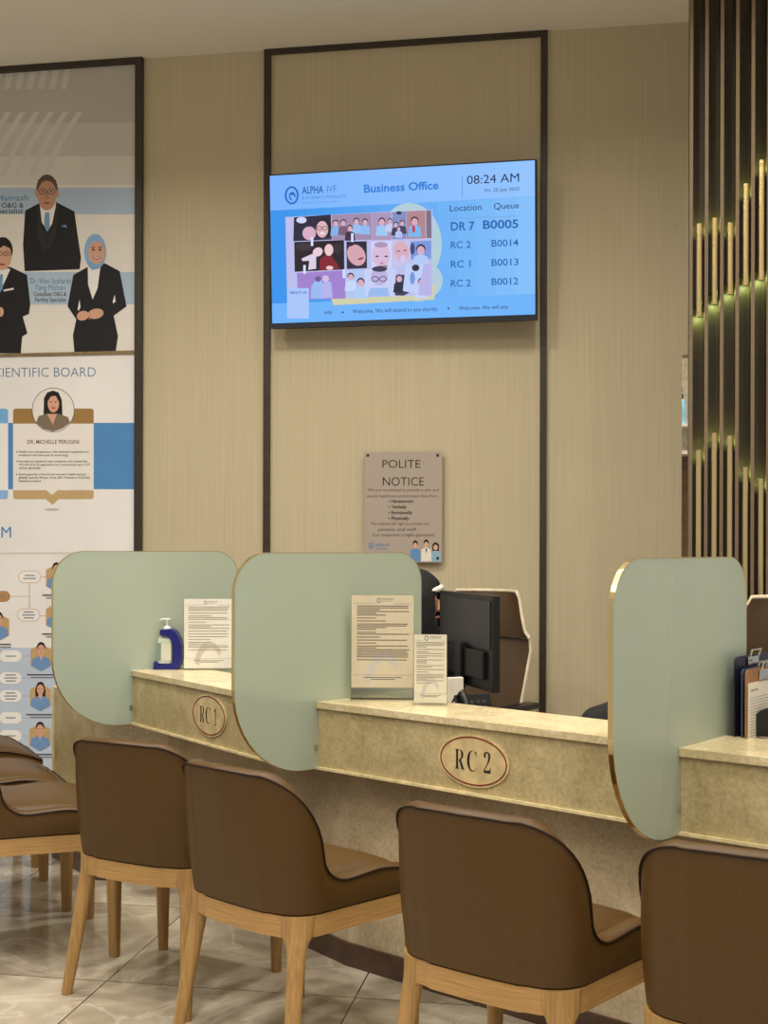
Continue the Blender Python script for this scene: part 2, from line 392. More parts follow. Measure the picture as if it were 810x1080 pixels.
# woman in pale blue headscarf and black suit
p.prect(32.5, 288, 80, 321, BAND, z=None)
p.ptext('Dr. Wan Syaharah', 32, 75, 299, 5.6, DBLUE); p.ptext('Yang Mohsin', 37, 69, 306, 5.6, DBLUE); p.ptext('Consultant O&G &', 35.5, 70, 312.3, 4.4, DK, .012); p.ptext('Fertility Specialist', 37, 70, 318.3, 4.4, DK, .012)
p.pp([(91.7, 282), (77.4, 290), (71.3, 323), (80.5, 337), (77, 353.6), (78.5, 371.4), (122, 370.8), (124.5, 354.6), (120, 333), (133.5, 323), (126.3, 286), (111, 277.8)], SUIT)
p.pp([(92.7, 282), (106, 281), (103, 304), (97.8, 316), (93, 300)], SHIRT); p.pp([(82, 326), (84, 316), (85, 324), (83, 328)], INKW); p.pp([(119, 318), (121, 311), (122, 318), (119.5, 320)], INKW)
p.pell(87.5, 333, 6.5, 5, FACE, rot=.3); p.pell(101, 331, 8.5, 5.3, FACE, rot=.2); p.pp([(94, 331), (95, 330), (95, 337), (94, 337)], FACE2)
p.pell(100.5, 265.5, 11.6, 18.8, ink((140, 180, 220))); p.pp([(91, 276), (110, 275), (104, 283), (97, 285)], ink((128, 168, 208)))
p.pell(102, 266.5, 8.8, 12, FACE); p.pell(98.5, 263.5, 1.6, .9, HAIR); p.pell(105.5, 263.5, 1.6, .9, HAIR); p.pell(98.3, 261, 2.2, .5, HAIR); p.pell(105.8, 261, 2.2, .5, HAIR); p.pell(102.2, 272, 4, 1.4, ink((176, 60, 66))); p.pell(102.2, 271.8, 3, .6, SHIRT)
# scientific board
p.prect(L0, 376, 143.6, 583, ink((236, 232, 230)))
p.ptext('SCIENTIFIC BOARD', -12.8, 101, 397.8, 9.8, DBLUE, -.008, slope=-.004)
p.prect(L0, 446, 143.6, 516, BLU)
p.prr(-76, 431, 8.7, 450, 3, ink((120, 178, 230))); p.prr(-76, 512, 8.7, 526.5, 3, ink((140, 186, 228))); p.prect(-76, 446.5, 8.7, 517, INKW)
p.prr(14, 431, 99, 452, 3, GOLD); p.prr(14, 512, 99, 526.5, 3, ink((196, 166, 120))); p.pp([(48, 526), (63, 526), (55.5, 532.5)], ink((196, 166, 120))); p.pell(55, 537.5, 8, 1.2, ink((190, 180, 178)))
p.prect(14, 446.8, 99, 517, ink((236, 230, 224))); p.pp([(49, 517), (61, 517), (55, 522)], ink((236, 230, 224)))
p.pell(56.3, 432.5, 22.5, 23.6, DK); p.pell(56.3, 432.5, 21.9, 23, ink((234, 228, 220)))
p.pp([(46, 440), (46.5, 420), (50, 414), (56, 412), (62, 414), (65.5, 422), (66, 438), (64, 440)], HAIR)
p.pp([(38, 446), (41, 439), (50, 436), (61, 436), (72, 440), (74, 446), (66, 452), (56, 455.3), (46, 452.5)], ink((128, 110, 92)))
p.pp([(50, 437), (60, 437), (56, 448)], FACE); p.pell(56.5, 425.5, 6, 9.5, FACE); p.pp([(50, 424), (52, 415), (57, 413.5), (62, 416), (63, 425), (59, 417.5), (54, 418)], HAIR)
p.pell(54, 424, 1, .7, HAIR); p.pell(59, 424, 1, .7, HAIR); p.pell(56.5, 430.3, 2.6, .9, ink((190, 80, 84)))
p.ptext('DR. MICHELLE PERUGINI', 29, 83.5, 468, 4, ink((120, 84, 60)), .012)
for yb, tx in ((477.6, 'Health tech entrepreneur with extensive experience in'), (481.1, 'healthcare and advanced AI technology.'), (487.6, 'Founded two global AI tech companies and created the'),
               (491.1, "World's first AI application for commercial use in IVF"), (494.6, 'clinics globally.'), (501.3, "Avid supporter of the AI and women's health sectors"), (504.8, 'globally, and the Winner of the 2021 Women in AI (ANZ)'), (508.3, 'healthcare award.')):
    p.ptext(tx, 20, 20 + 1.39 * len(tx), yb, 2.2, DK, .01)
for yb in (476.6, 486.6, 500.3): p.pell(18, yb, .7, .7, DK)
for k in range(7):
    x = -26 + k * 13; p.pp([(x, 550), (x + 6, 550), (x + 16, 528), (x + 10, 528)], ink((206, 198, 194)), z=.0016)
p.ptext('TEAM', -28, 12, 567, 11.4, BLU)
# team chart
p.prect(L0, 586, 143.6, 900, ink((236, 232, 230))); p.prect(L0, 683, 143.6, 900, ink((190, 202, 220)))
LN = ink((206, 172, 140))
for a, b, c, d in ((8, 628.6, 31, 629.4), (30.8, 609, 31.8, 650), (40, 608, 52, 608.8), (40, 649, 52, 649.8)): p.prect(a, b, c, d, LN)
for yy in (692, 715, 734, 757, 776): p.prect(20, yy - .3, 58, yy + .3, ink((150, 170, 198)))
def pill(x, y, w, h, edge, fill, nl):
    p.prr(x - w / 2, y - h / 2, x + w / 2, y + h / 2, h / 2 - .01, edge); p.prr(x - w / 2 + .7, y - h / 2 + .7, x + w / 2 - .7, y + h / 2 - .7, h / 2 - .75, fill)
    for i in range(nl):
        yy = y + (i - (nl - 1) / 2) * 3.1; q = w * (.28 if i % 2 else .22); p.prect(x - q, yy - .6, x + q, yy + .6, ink((120, 124, 136)))
pill(31.5, 608.5, 24, 13, LN, INKW, 2); pill(30.5, 648.6, 24, 13.5, LN, INKW, 3); pill(1, 629, 20, 11.5, GOLD, ink((176, 138, 84)), 1)
for yy, n in ((692, 1), (715, 3), (734, 3), (757, 1), (776, 1)): pill(11.5, yy, 24, 13, ink((214, 216, 222)), INKW, n)
def hexa(x, y, female=False):
    p.pp([(x, y - 15), (x + 11, y - 9), (x + 11, y + 8), (x, y + 14), (x - 11, y + 8), (x - 11, y - 9)], ink((196, 160, 112)))
    if female: p.pp([(x - 5, y + 2), (x - 5.5, y - 9), (x - 2, y - 16), (x + 3, y - 16), (x + 5.5, y - 8), (x + 5, y + 2)], HAIR)
    p.pp([(x - 10.5, y + 8), (x - 9, y + 1), (x - 3, y - 2), (x + 3, y - 2), (x + 9, y + 1), (x + 10.5, y + 8), (x, y + 14)], ink((112, 148, 196)))
    p.pp([(x - 2.5, y - 4), (x + 2.5, y - 4), (x, y + 3)], FACE)
    p.pell(x, y - 11.5, 4.4, 5.5, HAIR); p.pell(x, y - 8.8, 3.7, 5.4, FACE); p.pell(x - 1.5, y - 9.5, .6, .4, HAIR); p.pell(x + 1.5, y - 9.5, .6, .4, HAIR); p.pell(x, y - 6, 1.3, .4, ink((180, 90, 84)))
    p.prect(x - 15, y + 17, x + 13, y + 18.2, DK); p.prect(x - 11, y + 20, x + 13, y + 20.9, ink((110, 110, 116)))
hexa(43.7, 694); hexa(43, 736, True); hexa(42.7, 778); hexa(-1, 662); hexa(60, 610); hexa(60, 651)
p.build('printed_artwork', poster)
m = wallf(.011); zz = vz(70, 373.6); m.box(-3.3, px_f0, zz - .008, zz + .008, 0, .008, mat('bronze_strip', (150, 128, 92), .35, metal=.5)); m.build('divider_strip', poster)

# ------------------------------------------------------------------ television
ty = math.radians(11.4); TWv = Vector((math.cos(ty), -math.sin(ty), 0)); tn0 = Vector((-math.sin(ty), -math.cos(ty), 0)); tl = math.radians(4.0)
TN = (tn0 * math.cos(tl) - Zv * math.sin(tl)).normalized(); TU = (Zv * math.cos(tl) + tn0 * math.sin(tl)).normalized()
TO = at(425, 258, 6.12)
tvl = MB(TO, TWv, TU, TN)
a0 = tvl.uv(284.2, 265)[0]; a1 = tvl.uv(566.3, 265)[0]; b1 = tvl.uv(425, 175.6)[1]; b0 = tvl.uv(425, 342)[1]
tv = thing('television', 'large flat television showing a blue queue screen on the back wall', 'television', TO - Zv * .4)
def tvf(off=0): return MB(TO + TN * off, TWv, TU, TN)
m = tvf(); m.box(a0, a1, b0, b1, -.045, 0, M_BLACK, .004); m.build('casing', tv)
m = tvf(); m.box(a0 + .003, a1 - .003, b0 - .0, b0 + .022, 0, .004, mat('tv_chin', (40, 42, 48), .3)); m.build('bottom_bezel', tv)
m = tvf(); m.box(-.2, .2, -.15, .15, -.075, -.045, M_DGREY); m.build('wall_bracket', tv)
s = tvf(.002); c0, c1, d0, d1 = a0 + .009, a1 - .009, b0 + .026, b1 - .008
def sq(x0, y0, x1, y1, m_, z=None): s.poly2([(x0, y0), (x1, y0), (x1, y1), (x0, y1)], m_, z)
sw, sh = c1 - c0, d1 - d0
G = glow
sq(c0, d0, c1, d1, G((108, 178, 250)))
nb = 14
for k in range(nb):                                          # blue page, deeper on the left
    t = k / (nb - 1); col = (52 + 78 * t, 146 + 44 * t, 236 + 14 * t)
    sq(c0 + sw * k / nb, d0 + sh * .135, c0 + sw * (k + 1) / nb, d1 - sh * .235, G(col), z=.0003)
for k in range(nb):
    t = k / (nb - 1); col = (120 + 24 * t, 178 + 16 * t, 254)
    sq(c0 + sw * k / nb, d1 - sh * .232, c0 + sw * (k + 1) / nb, d1, G(col), z=.0004)
s.layer = 16
LB = G((22, 108, 200)); NAVY = G((20, 40, 84)); MIDB = G((30, 98, 176)); WH = G((196, 214, 250))
s.pring(307.7, 206, 7.4, 9.6, 2.0, LB); s.pring(308.2, 207, 3.6, 4.6, 1.6, LB, a0=-.2, a1=4.6); s.pell(308.6, 204.5, 2.3, 1.6, LB)
s.ptext('ALPHA', 318.5, 341, 204.5, 7.4, MIDB, .02, slope=-.05); s.ptext('IVF', 345, 355, 203, 7.2, G((60, 130, 210)), slope=-.05)
s.ptext("& WOMEN'S SPECIALISTS", 318.5, 365, 210.6, 3, G((60, 130, 210)), slope=-.05); s.ptext('Fertility & women\'s centre', 319, 356, 215, 2, G((80, 140, 214)), slope=-.05)
s.ptext('Business Office', 384, 462.5, 203.2, 8.2, G((28, 120, 214)), .022, slope=-.05)
s.pp([(487.3, 186), (488, 186), (488, 207), (487.3, 207)], G((90, 140, 210)))
s.ptext('08:24 AM', 492.5, 547.5, 194.3, 8.8, NAVY, slope=-.05); s.ptext('Fri, 25 July 2025', 511.5, 547.7, 202.6, 3.4, NAVY, slope=-.05)
s.ptext('Location', 474.5, 508, 223, 6.4, NAVY, slope=-.05); s.ptext('Queue', 521, 547.5, 220.8, 6.4, NAVY, slope=-.05)
s.pp([(474, 230.4), (548, 227.6), (548, 228.2), (474, 231)], G((120, 160, 210)))
for yb, a, b, cp, bo, cl in ((243.2, 'DR 7', 'B0005', 8.6, .02, MIDB), (262, 'RC 2', 'B0014', 7, .01, MIDB), (282.3, 'RC 1', 'B0013', 7, .01, MIDB), (302.5, 'RC 2', 'B0012', 7, .01, MIDB)):
    big = a == 'DR 7'
    s.ptext(a, 475.5, 500.5 if big else 496.5, yb, cp, cl, bo, slope=-.03); s.ptext(b, 509.5 if big else 518.5, 546.8, yb - 1.8, cp, cl, bo, slope=-.03)
for k, (tx, x0, x1) in enumerate((('only.', 342, 351), ('Welcome. We will attend to you shortly.', 372, 462), ('Welcome. We will atte', 484, 536))):
    s.ptext(tx, x0, x1, 331.3 - (x0 - 342) * .03, 4, NAVY, slope=-.03)
s.pell(361.5, 329.4, 1, 1, NAVY); s.pell(473, 325.4, 1, 1, NAVY)
CREAM = G((176, 204, 216))
s.pell(432, 258, 34, 44, CREAM); s.pell(440, 296, 27, 22, CREAM); s.pp([(352, 322), (348, 312), (460, 300), (458, 316)], G((206, 206, 170)))
s.pp([(303, 316.5), (301, 229), (456, 221), (456, 311)], G((186, 188, 236)))
def q2(x, y): return (300 + x / 4.765, 210 + y / 4.765)
def ph(pts, c): s.pp([q2(*a) for a in pts], G(c))
def el(x, y, rx, ry, c, rot=0): s.pell(*q2(x, y), rx / 4.765, ry / 4.765, G(c), n=18, rot=rot)
def folk(x, y, r, body, hair=(50, 40, 60), skin=(214, 170, 190)):
    s.pp([q2(x - 1.9 * r, y + 4.4 * r), q2(x - 1.6 * r, y + 1.6 * r), q2(x, y + .8 * r), q2(x + 1.6 * r, y + 1.6 * r), q2(x + 1.9 * r, y + 4.4 * r)], G(body))
    el(x, y - .25 * r, r * 1.08, r * 1.1, hair); el(x, y + .12 * r, r * .86, r, skin)
ph([(48, 92), (234, 78), (238, 204), (45, 212)], (38, 36, 62)); el(86, 106, 26, 16, (206, 214, 250)); el(196, 150, 40, 56, (30, 26, 44)); el(190, 152, 30, 42, (222, 176, 186)); el(125, 172, 34, 34, (214, 172, 196))
for q in (176, 204): s.pring(*q2(q, 146), 2.8, 2.2, .6, G((20, 20, 36)))
el(190, 172, 12, 4, (236, 236, 250)); ph([(150, 205), (236, 190), (238, 204), (150, 209)], (60, 56, 92))
ph([(238, 80), (438, 70), (440, 205), (240, 206)], (158, 138, 172))
for x, y, b in ((258, 122, (130, 176, 232)), (296, 120, (120, 92, 116)), (362, 112, (150, 190, 240)), (406, 116, (140, 186, 240)), (330, 148, (60, 40, 70))): folk(x, y, 14, b)
ph([(440, 70), (538, 66), (540, 204), (442, 206)], (170, 148, 186)); folk(490, 114, 16, (150, 200, 244)); folk(530, 112, 12, (200, 200, 240))
ph([(542, 66), (612, 62), (612, 200), (543, 203)], (128, 140, 196)); folk(560, 130, 12, (50, 56, 90)); folk(592, 122, 12, (60, 60, 96)); folk(575, 150, 10, (180, 190, 240)); el(576, 70, 14, 9, (40, 44, 80))
ph([(614, 62), (708, 58), (710, 198), (614, 200)], (176, 132, 140)); folk(655, 112, 18, (120, 180, 236), (70, 48, 50)); el(650, 150, 8, 20, (200, 60, 70)); ph([(712, 58), (738, 56), (740, 196), (714, 197)], (120, 110, 130))
ph([(50, 216), (300, 206), (302, 354), (52, 366)], (34, 26, 36)); el(100, 240, 44, 20, (58, 46, 58)); el(260, 250, 34, 26, (50, 40, 52))
ph([(176, 360), (180, 300), (204, 282), (236, 284), (268, 330), (276, 352)], (130, 30, 48)); el(224, 256, 22, 30, (236, 200, 206)); el(228, 346, 18, 10, (236, 200, 206)); ph([(86, 300), (140, 276), (160, 280), (160, 350), (120, 356), (126, 310), (92, 312)], (220, 206, 232)); el(168, 266, 26, 22, (232, 204, 214), .5)
ph([(312, 214), (414, 212), (416, 348), (314, 352)], (44, 40, 64)); el(362, 282, 44, 56, (212, 164, 176), .5); el(384, 300, 16, 5, (120, 60, 80), .4); ph([(330, 240), (372, 220), (412, 250), (412, 216), (332, 218)], (36, 30, 48))
ph([(436, 214), (540, 210), (542, 346), (438, 350)], (206, 208, 246)); el(486, 280, 46, 62, (214, 184, 216)); el(466, 288, 9, 4, (60, 50, 80)); el(512, 288, 9, 4, (60, 50, 80)); el(490, 322, 10, 4, (190, 110, 140)); el(486, 230, 34, 14, (170, 146, 180)); ph([(470, 334), (520, 332), (516, 350), (474, 350)], (150, 130, 140))
ph([(546, 210), (630, 206), (632, 334), (548, 338)], (196, 192, 232)); el(588, 262, 38, 52, (216, 170, 190), .3); el(574, 262, 10, 3, (120, 80, 110), .3); el(606, 258, 10, 3, (120, 80, 110), .3); el(596, 300, 14, 18, (206, 200, 240))
ph([(634, 214), (738, 208), (738, 300), (636, 304)], (120, 150, 220)); folk(686, 256, 22, (176, 200, 246), (60, 44, 60)); el(644, 250, 12, 30, (60, 70, 120))
ph([(64, 372), (306, 358), (308, 500), (68, 506)], (158, 128, 206)); ph([(132, 500), (136, 440), (156, 408), (190, 404), (198, 500)], (150, 186, 240)); ph([(186, 500), (190, 430), (208, 404), (236, 420), (244, 496)], (176, 178, 236)); el(170, 402, 16, 14, (110, 90, 140)); el(208, 400, 17, 16, (206, 190, 226))
ph([(314, 360), (400, 354), (402, 496), (316, 500)], (176, 196, 242)); folk(334, 392, 16, (196, 214, 250)); folk(384, 420, 18, (170, 204, 246))
ph([(404, 350), (562, 352), (556, 490), (404, 486)], (196, 206, 246)); el(478, 390, 42, 44, (186, 176, 220)); s.pring(*q2(456, 402), 4, 3, .8, G((40, 40, 70))); s.pring(*q2(496, 402), 4, 3, .8, G((40, 40, 70))); el(478, 352, 38, 14, (60, 54, 84)); ph([(420, 488), (430, 448), (520, 446), (530, 490)], (150, 184, 236))
ph([(560, 384), (604, 380), (630, 470), (600, 486), (556, 484)], (58, 60, 92)); folk(578, 400, 16, (40, 40, 66))
ph([(610, 330), (704, 326), (668, 478), (596, 462)], (188, 206, 248)); el(644, 398, 13, 32, (120, 150, 214)); el(660, 346, 19, 17, (46, 40, 60)); folk(690, 420, 18, (200, 206, 246), (110, 90, 120)); ph([(700, 330), (738, 326), (738, 486), (672, 484)], (182, 178, 230))
for a, b in ((140, 210), (342, 190), (102, 350), (300, 372)): ph([(a - 6, b - 18), (a + 6, b - 18), (a + 6, b + 26), (a - 6, b + 26)], (214, 226, 255))
s.prect(303, 304, 326, 336, G((168, 196, 250))); s.ptext('ABOUT US', 305.5, 323.5, 310, 2.6, MIDB, .015)
s.build('screen', tv)

# ------------------------------------------------------------------ polite notice
nf = wallf(.035); n0 = nf.uv(384.6, 476.6); n1 = nf.uv(466.2, 593.5)
nt = thing('notice_sign', 'grey acrylic polite notice sign with four screws on the back wall', 'sign', WO + W * ((n0[0] + n1[0]) / 2) + NW * .02 + Zv * n1[1])
m = wallf(.026); m.box(n0[0], n1[0], n1[1], n0[1], 0, .008, mat('grey_acrylic_sheet', (172, 158, 144), .12, spec=.6, var=.015, scale=3), .002); m.build('panel', nt)
for q in ((388, 480.2), (461.6, 480), (388, 588.5), (461.6, 588.5)):
    u = nf.uv(*q); m = wallf(0); m.o = WO + NW * .001 + W * u[0] + Zv * u[1]; m.lathe([(.007, 0), (.007, .036), (.005, .0385), (0.0005, .039)], mat('dark_screw', (70, 58, 48), .3, metal=.8), 14); m.build('screw', nt, True)
s = wallf(.0345); NK = ink((38, 33, 32)); NK2 = ink((84, 74, 70))
s.ptext('POLITE', 403.4, 443.4, 493.4, 8.3, NK, -.004); s.build('heading_lettering', nt); s = wallf(.0345)
s.ptext('NOTICE', 403.8, 447, 512.2, 8.8, NK, -.004)
s.build('heading_lettering', nt); s = wallf(.0345)
s.ptext('We are committed to provide a safe and', 387.8, 462.4, 518.3, 3.2, NK2); s.ptext('secure healthcare environment free from :', 387.2, 463.5, 524.6, 3.2, NK2)
for yb, tx, x1 in ((530.2, 'Harassment', 436), (536.2, 'Verbally', 429), (542.2, 'Emotionally', 435), (548.2, 'Physically', 431.5)):
    s.ptext(tx, 412.8, x1, yb, 3.4, NK, .018); s.pell(410.4, yb - 1.5, .7, .7, NK)
s.ptext('We reserve the right to protect our', 391, 453, 553.6, 3, NK2); s.ptext('patients and staff', 399, 439, 559.8, 3, NK2); s.ptext('Your cooperation is highly appreciated.', 392, 458.6, 565.5, 3, NK2)
s.build('body_lettering', nt); s = wallf(.0345); LGB = ink((70, 120, 176))
def logo(b, x, y, r, col):
    b.pring(x, y, r * .8, r, r * .22, col); b.pring(x + .05 * r, y + .1 * r, r * .38, r * .48, r * .2, col, a0=-.2, a1=4.6)
logo(s, 391.4, 575.5, 3.4, LGB); s.ptext('ALPHA IVF', 395.5, 410.5, 576.5, 3, LGB, .01); s.prect(395.5, 578.5, 408, 579.2, LGB)
s.build('printed_logo', nt); s = wallf(.0345)
for x, y, c, hr, fem in ((438, 575, (92, 140, 190), HAIR, 0), (459.5, 577, (140, 176, 196), HAIR, 1), (449.5, 574, (226, 220, 208), HAIR, 0)):
    s.pp([(x - 5.6, 592), (x - 5, y + 5.5), (x, y + 3), (x + 5, y + 5.5), (x + 5.6, 592)], ink(c))
    if fem: s.pp([(x - 3.4, y + 4), (x - 3.4, y - 3), (x, y - 5), (x + 3.4, y - 3), (x + 3.4, y + 4)], hr)
    s.pell(x, y - 1.6, 2.7, 3.4, hr); s.pell(x, y + .4, 2.2, 3, FACE)
s.pp([(448.6, 578.5), (450.6, 578.5), (449.6, 584)], ink((70, 60, 70)))
s.build('printed_figures', nt)

# ------------------------------------------------------------------ slatted screen with brass tubes
SD = 5.25
so = at(728, 576, SD); so.z = 0
scr = thing('slatted_screen', 'dark slatted screen with brass tubes and hidden green glow at right', 'screen', so)
def scf(): return MB(so, W, Zv, NW)
sc0 = MB(so, W, Zv, NW)
NFIN = 8; pit = sc0.uv(744.2, 576)[0]
m = scf(); m.box(-.004, NFIN * pit, 0, ZC - .004, -.085, -.065, M_DWOOD); m.build('back_panel', scr)
fin_x = [0] + [k * pit for k in range(1, NFIN + 1)]
for k in range(NFIN):
    m = scf(); m.box(k * pit - .007, k * pit + .007, 0, ZC - .004, -.065, -.0, M_DWOOD)
    m.box(k * pit - .0075, k * pit + .0075, 0, ZC - .004, 0, .003, M_FIN); m.build('fin', scr)
def glow_lamp(x, z, up):
    l = bpy.data.lights.new('led_glow', 'SPOT'); l.energy = .9; l.color = (.72, 1, .36); l.spot_size = math.radians(165); l.spot_blend = .6; l.shadow_soft_size = .008
    o = bpy.data.objects.new('led_glow', l); COL.objects.link(o); o.location = so + W * x + Zv * z - NW * .022
    o.rotation_euler = (PI if up > 0 else 0, 0, 0)
LED = glow((214, 248, 140), 6.0)
tubes_u = [(237, 335), (231, 322), (236, 311), (195, 302), (170, 296), (150, 290), (180, 300), (200, 310), (180, 300)]
tubes_l = [475, 457, 460, 493, 505, 480, 470, 490, 500]
for k in range(NFIN - 1):
    xc = (k + .52) * pit; pxx = 736 + 17 * k
    z1, z0 = [sc0.uv(pxx, y)[1] for y in tubes_u[k]]; zl = sc0.uv(pxx, tubes_l[k])[1]
    for (za, zb) in ((z0, z1), (.02, zl)):
        m = scf(); m.o = so + W * xc + NW * .012
        m.tube([(0, za, 0), (0, zb, 0)], .0125, M_GOLD, 14)
        t = m.build('brass_tube', scr, True)
        m = scf(); zh = .02 if za < .1 else za + .055
        m.box(k * pit + .009, (k + 1) * pit - .009, zh, zb - .06, -.062, -.016, mat('black_mount', (20, 16, 12), .6)); m.build('mount', t)
        m = scf(); m.box(xc - .004, xc + .004, zb - .058, zb - .03, -.036, -.031, LED); m.build('led_strip', t)
        glow_lamp(xc, zb - .045, 1)
        if za > .1:
            m = scf(); m.box(xc - .004, xc + .004, za + .03, za + .052, -.036, -.031, LED); m.build('led_strip', t)
            glow_lamp(xc, za + .028, -1)

# ------------------------------------------------------------------ counters
ZT, ZA = .86, .655
fr = {1: (onz(138, 707, ZT), onz(245, 728, ZT)), 2: (onz(333, 740, ZT), onz(647, 778, ZT)), 3: (onz(715.5, 789, ZT), onz(810, 799.5, ZT))}
U = {k: flat((b - a)).normalized() for k, (a, b) in fr.items()}
IN = {k: Vector((-u.y, u.x, 0)) for k, u in U.items()}       # inward (staff side)
for k in IN:
    if IN[k].y < 0: IN[k] = -IN[k]
anc = {k: flat(fr[k][0]) for k in fr}
pin = {1: Matrix.Rotation(.08, 3, 'Z') @ IN[1], 2: ((IN[1] + IN[2]) / 2).normalized(), 3: ((IN[2] + IN[3]) / 2).normalized()}
pin[1] = Vector((.83, .56, 0)).normalized()
def meet(p0, d0, q0, e0):
    det = d0.x * -e0.y + e0.x * d0.y; r = q0 - p0
    t = (r.x * -e0.y + e0.x * r.y) / det; return p0 + d0 * t
ends = {1: meet(anc[1], U[1], anc[2], pin[2]), 2: meet(anc[2], U[2], anc[3], pin[3]), 3: anc[3] + U[3] * 1.15}
pout = {1: pin[2], 2: pin[3], 3: IN[3]}
TH = .012
def along(k, side, off, gap=True):   # point where the line offset inward by off meets the partition on that side
    p0 = anc[k] + IN[k] * off
    if side == 0: return meet(p0, U[k], anc[k] + U[k] * .0005, pin[k])
    q = ends[k] - U[k] * (TH + .003 if k < 3 and gap else 0); return meet(p0, U[k], q, pout[k])
def slab(m, k, o0, o1, z0, z1, mt, gap=True):
    P = [along(k, 0, o0), along(k, 1, o0, gap), along(k, 1, o1, gap), along(k, 0, o1)]
    m.prism([(q.x, q.y) for q in P], z0, z1, mt)
names = {1: 'RC 1', 2: 'RC 2', 3: 'RC 3'}
dlab = {1: 'far left marble reception counter with oval RC 1 sign', 2: 'middle marble reception counter with oval RC 2 sign', 3: 'marble reception counter cut off by the right edge, with clipboards behind it'}
desk = {}
e1 = flat(at(100, 700, 4.98)); e0 = flat(at(57, 700, 5.35)); ed = (e1 - e0).normalized(); en = Vector((ed.y, -ed.x, 0))
if en.y > 0: en = -en
GL = {'R': '\U0001D411', 'C': '\U0001D402', '1': '\U0001D7CF', '2': '\U0001D7D0'}
for k in (1, 2, 3):
    d = desk[k] = thing('reception_counter', dlab[k], 'counter', (anc[k] + ends[k]) / 2 + IN[k] * .2)
    m = MB(); slab(m, k, 0, .27, ZT - .02, ZT, M_STONE); m.build('counter_top', d, bevel=.002)
    m = MB(); slab(m, k, .01, .03, ZA, ZT - .02, M_APRON); m.build('front_panel', d)
    m = MB(); slab(m, k, .002, .032, ZA - .008, ZA, M_EDGE); m.build('edge_strip', d)
    for nm, o_, t_, zt_, mt_ in (('base_wall', .17, .02, ZA - .012, M_BASE), ('skirting', .16, .0102, .075, M_SKIRT)):
        cor = lambda q: (along(q, 1, o_, False) + along(q + 1, 0, o_)) / 2
        cob = lambda q: cor(q) + (IN[q] + IN[q + 1]).normalized() * t_
        L1 = [along(1, 0, o_) if k == 1 else cor(k - 1), along(3, 1, o_) if k == 3 else cor(k)]
        L2 = [along(1, 0, o_ + t_) if k == 1 else cob(k - 1), along(3, 1, o_ + t_) if k == 3 else cob(k)]
        if k == 1: L1 = [e1 + en * (.0 if nm == 'base_wall' else .01)] + L1; L2 = [L1[0] - en * t_] + L2
        m = MB(); m.prism([(q.x, q.y) for q in L1 + L2[::-1]], 0, zt_, mt_); m.build(nm, d)
    m = MB(); slab(m, k, .255, .74, .70, .72, mat('work_top_laminate', (150, 128, 96), .4)); slab(m, k, .25, .27, .72, ZT - .02, M_APRON); m.build('work_top', d)
    if k < 3:
        cpx, cpy = ((221, 754.5), (499.8, 802.5))[k - 1]
        o = anc[k] + IN[k] * .01 - IN[k] * .0; n = -IN[k]; r = ray(cpx, cpy); t = (o - CAM).dot(n) / r.dot(n); c = CAM + r * t
        uu = U[k]; rx, ry = .125, .0745
        def ov(a, b, w, zz0, zz1, mt, ring=0):
            q = MB(c, uu, Zv, n); N = 48
            if ring:
                R_ = []
                for i in range(N):
                    an = 2 * PI * i / N; cs, sn = math.cos(an), math.sin(an)
                    R_.append([(a * cs, b * sn, zz0), (a * cs, b * sn, zz1), ((a - w) * cs, (b - w) * sn, zz1), ((a - w) * cs, (b - w) * sn, zz0)])
                q.loft(R_, mt, loop=True)
            else: q.prism([(a * math.cos(2 * PI * i / N), b * math.sin(2 * PI * i / N)) for i in range(N)], zz0, zz1, mt)
            return q
        pl = ov(rx, ry, 0, 0, .004, mat('sign_beige', (206, 184, 136), .25)).build('number_plate', d)
        ov(rx - .007, ry - .006, .0035, .0035, .0052, mat('dark_red_ring', (120, 28, 24), .4), 1).build('ring', pl)
        q = MB(c, uu, Zv, n)
        q.layer = 1
        for ch, xc, w in (('R', -.047, .036), ('C', -.004, .034), (names[k][-1], .05, .024 if k == 2 else .015)):
            q = MB(c, uu, Zv, n); q.layer = 1
            q.text(GL[ch], xc, -.029, .058, mat('sign_black', (28, 26, 24), .5), .0046, width=w, bold=-.012)
            q.build('letter', pl)
# free end panel left of the first counter
m = MB(e0, ed, Zv, en); m.box(0, (e1 - e0).length, 0, .735, -.03, 0, M_APRON); m.box(-.012, 0, 0, .737, -.03, .004, M_EDGE); m.box(0, (e1 - e0).length, 0, .075, 0, .008, M_SKIRT)
m.build('end_panel', desk[1])
# frosted glass partitions
def rr_outline(x0, x1, z0, z1, radii, n=12):
    q = []
    for cx, cz, a, r in ((x1 - radii[0], z1 - radii[0], 0, radii[0]), (x0 + radii[1], z1 - radii[1], 90, radii[1]), (x0 + radii[2], z0 + radii[2], 180, radii[2]), (x1 - radii[3], z0 + radii[3], 270, radii[3])):
        for i in range(n + 1):
            t = math.radians(a + 90 * i / n); q.append((cx + r * math.cos(t), cz + r * math.sin(t)))
    return q
def solve(k, px):
    r = flat(ray(px, 650)); return (meet(anc[k], pin[k], flat(CAM), r) - anc[k]).dot(pin[k])
glab = {1: 'frosted green glass divider at the far left, behind the hand sanitizer', 2: 'frosted green glass divider between the RC 1 and RC 2 counters', 3: 'frosted green glass divider at right beside the clipboards'}
pcols = {1: (56, 250.5), 2: (247.5, 444), 3: (647, 787)}
ptop = {1: 582.5, 2: 583.5, 3: 588}
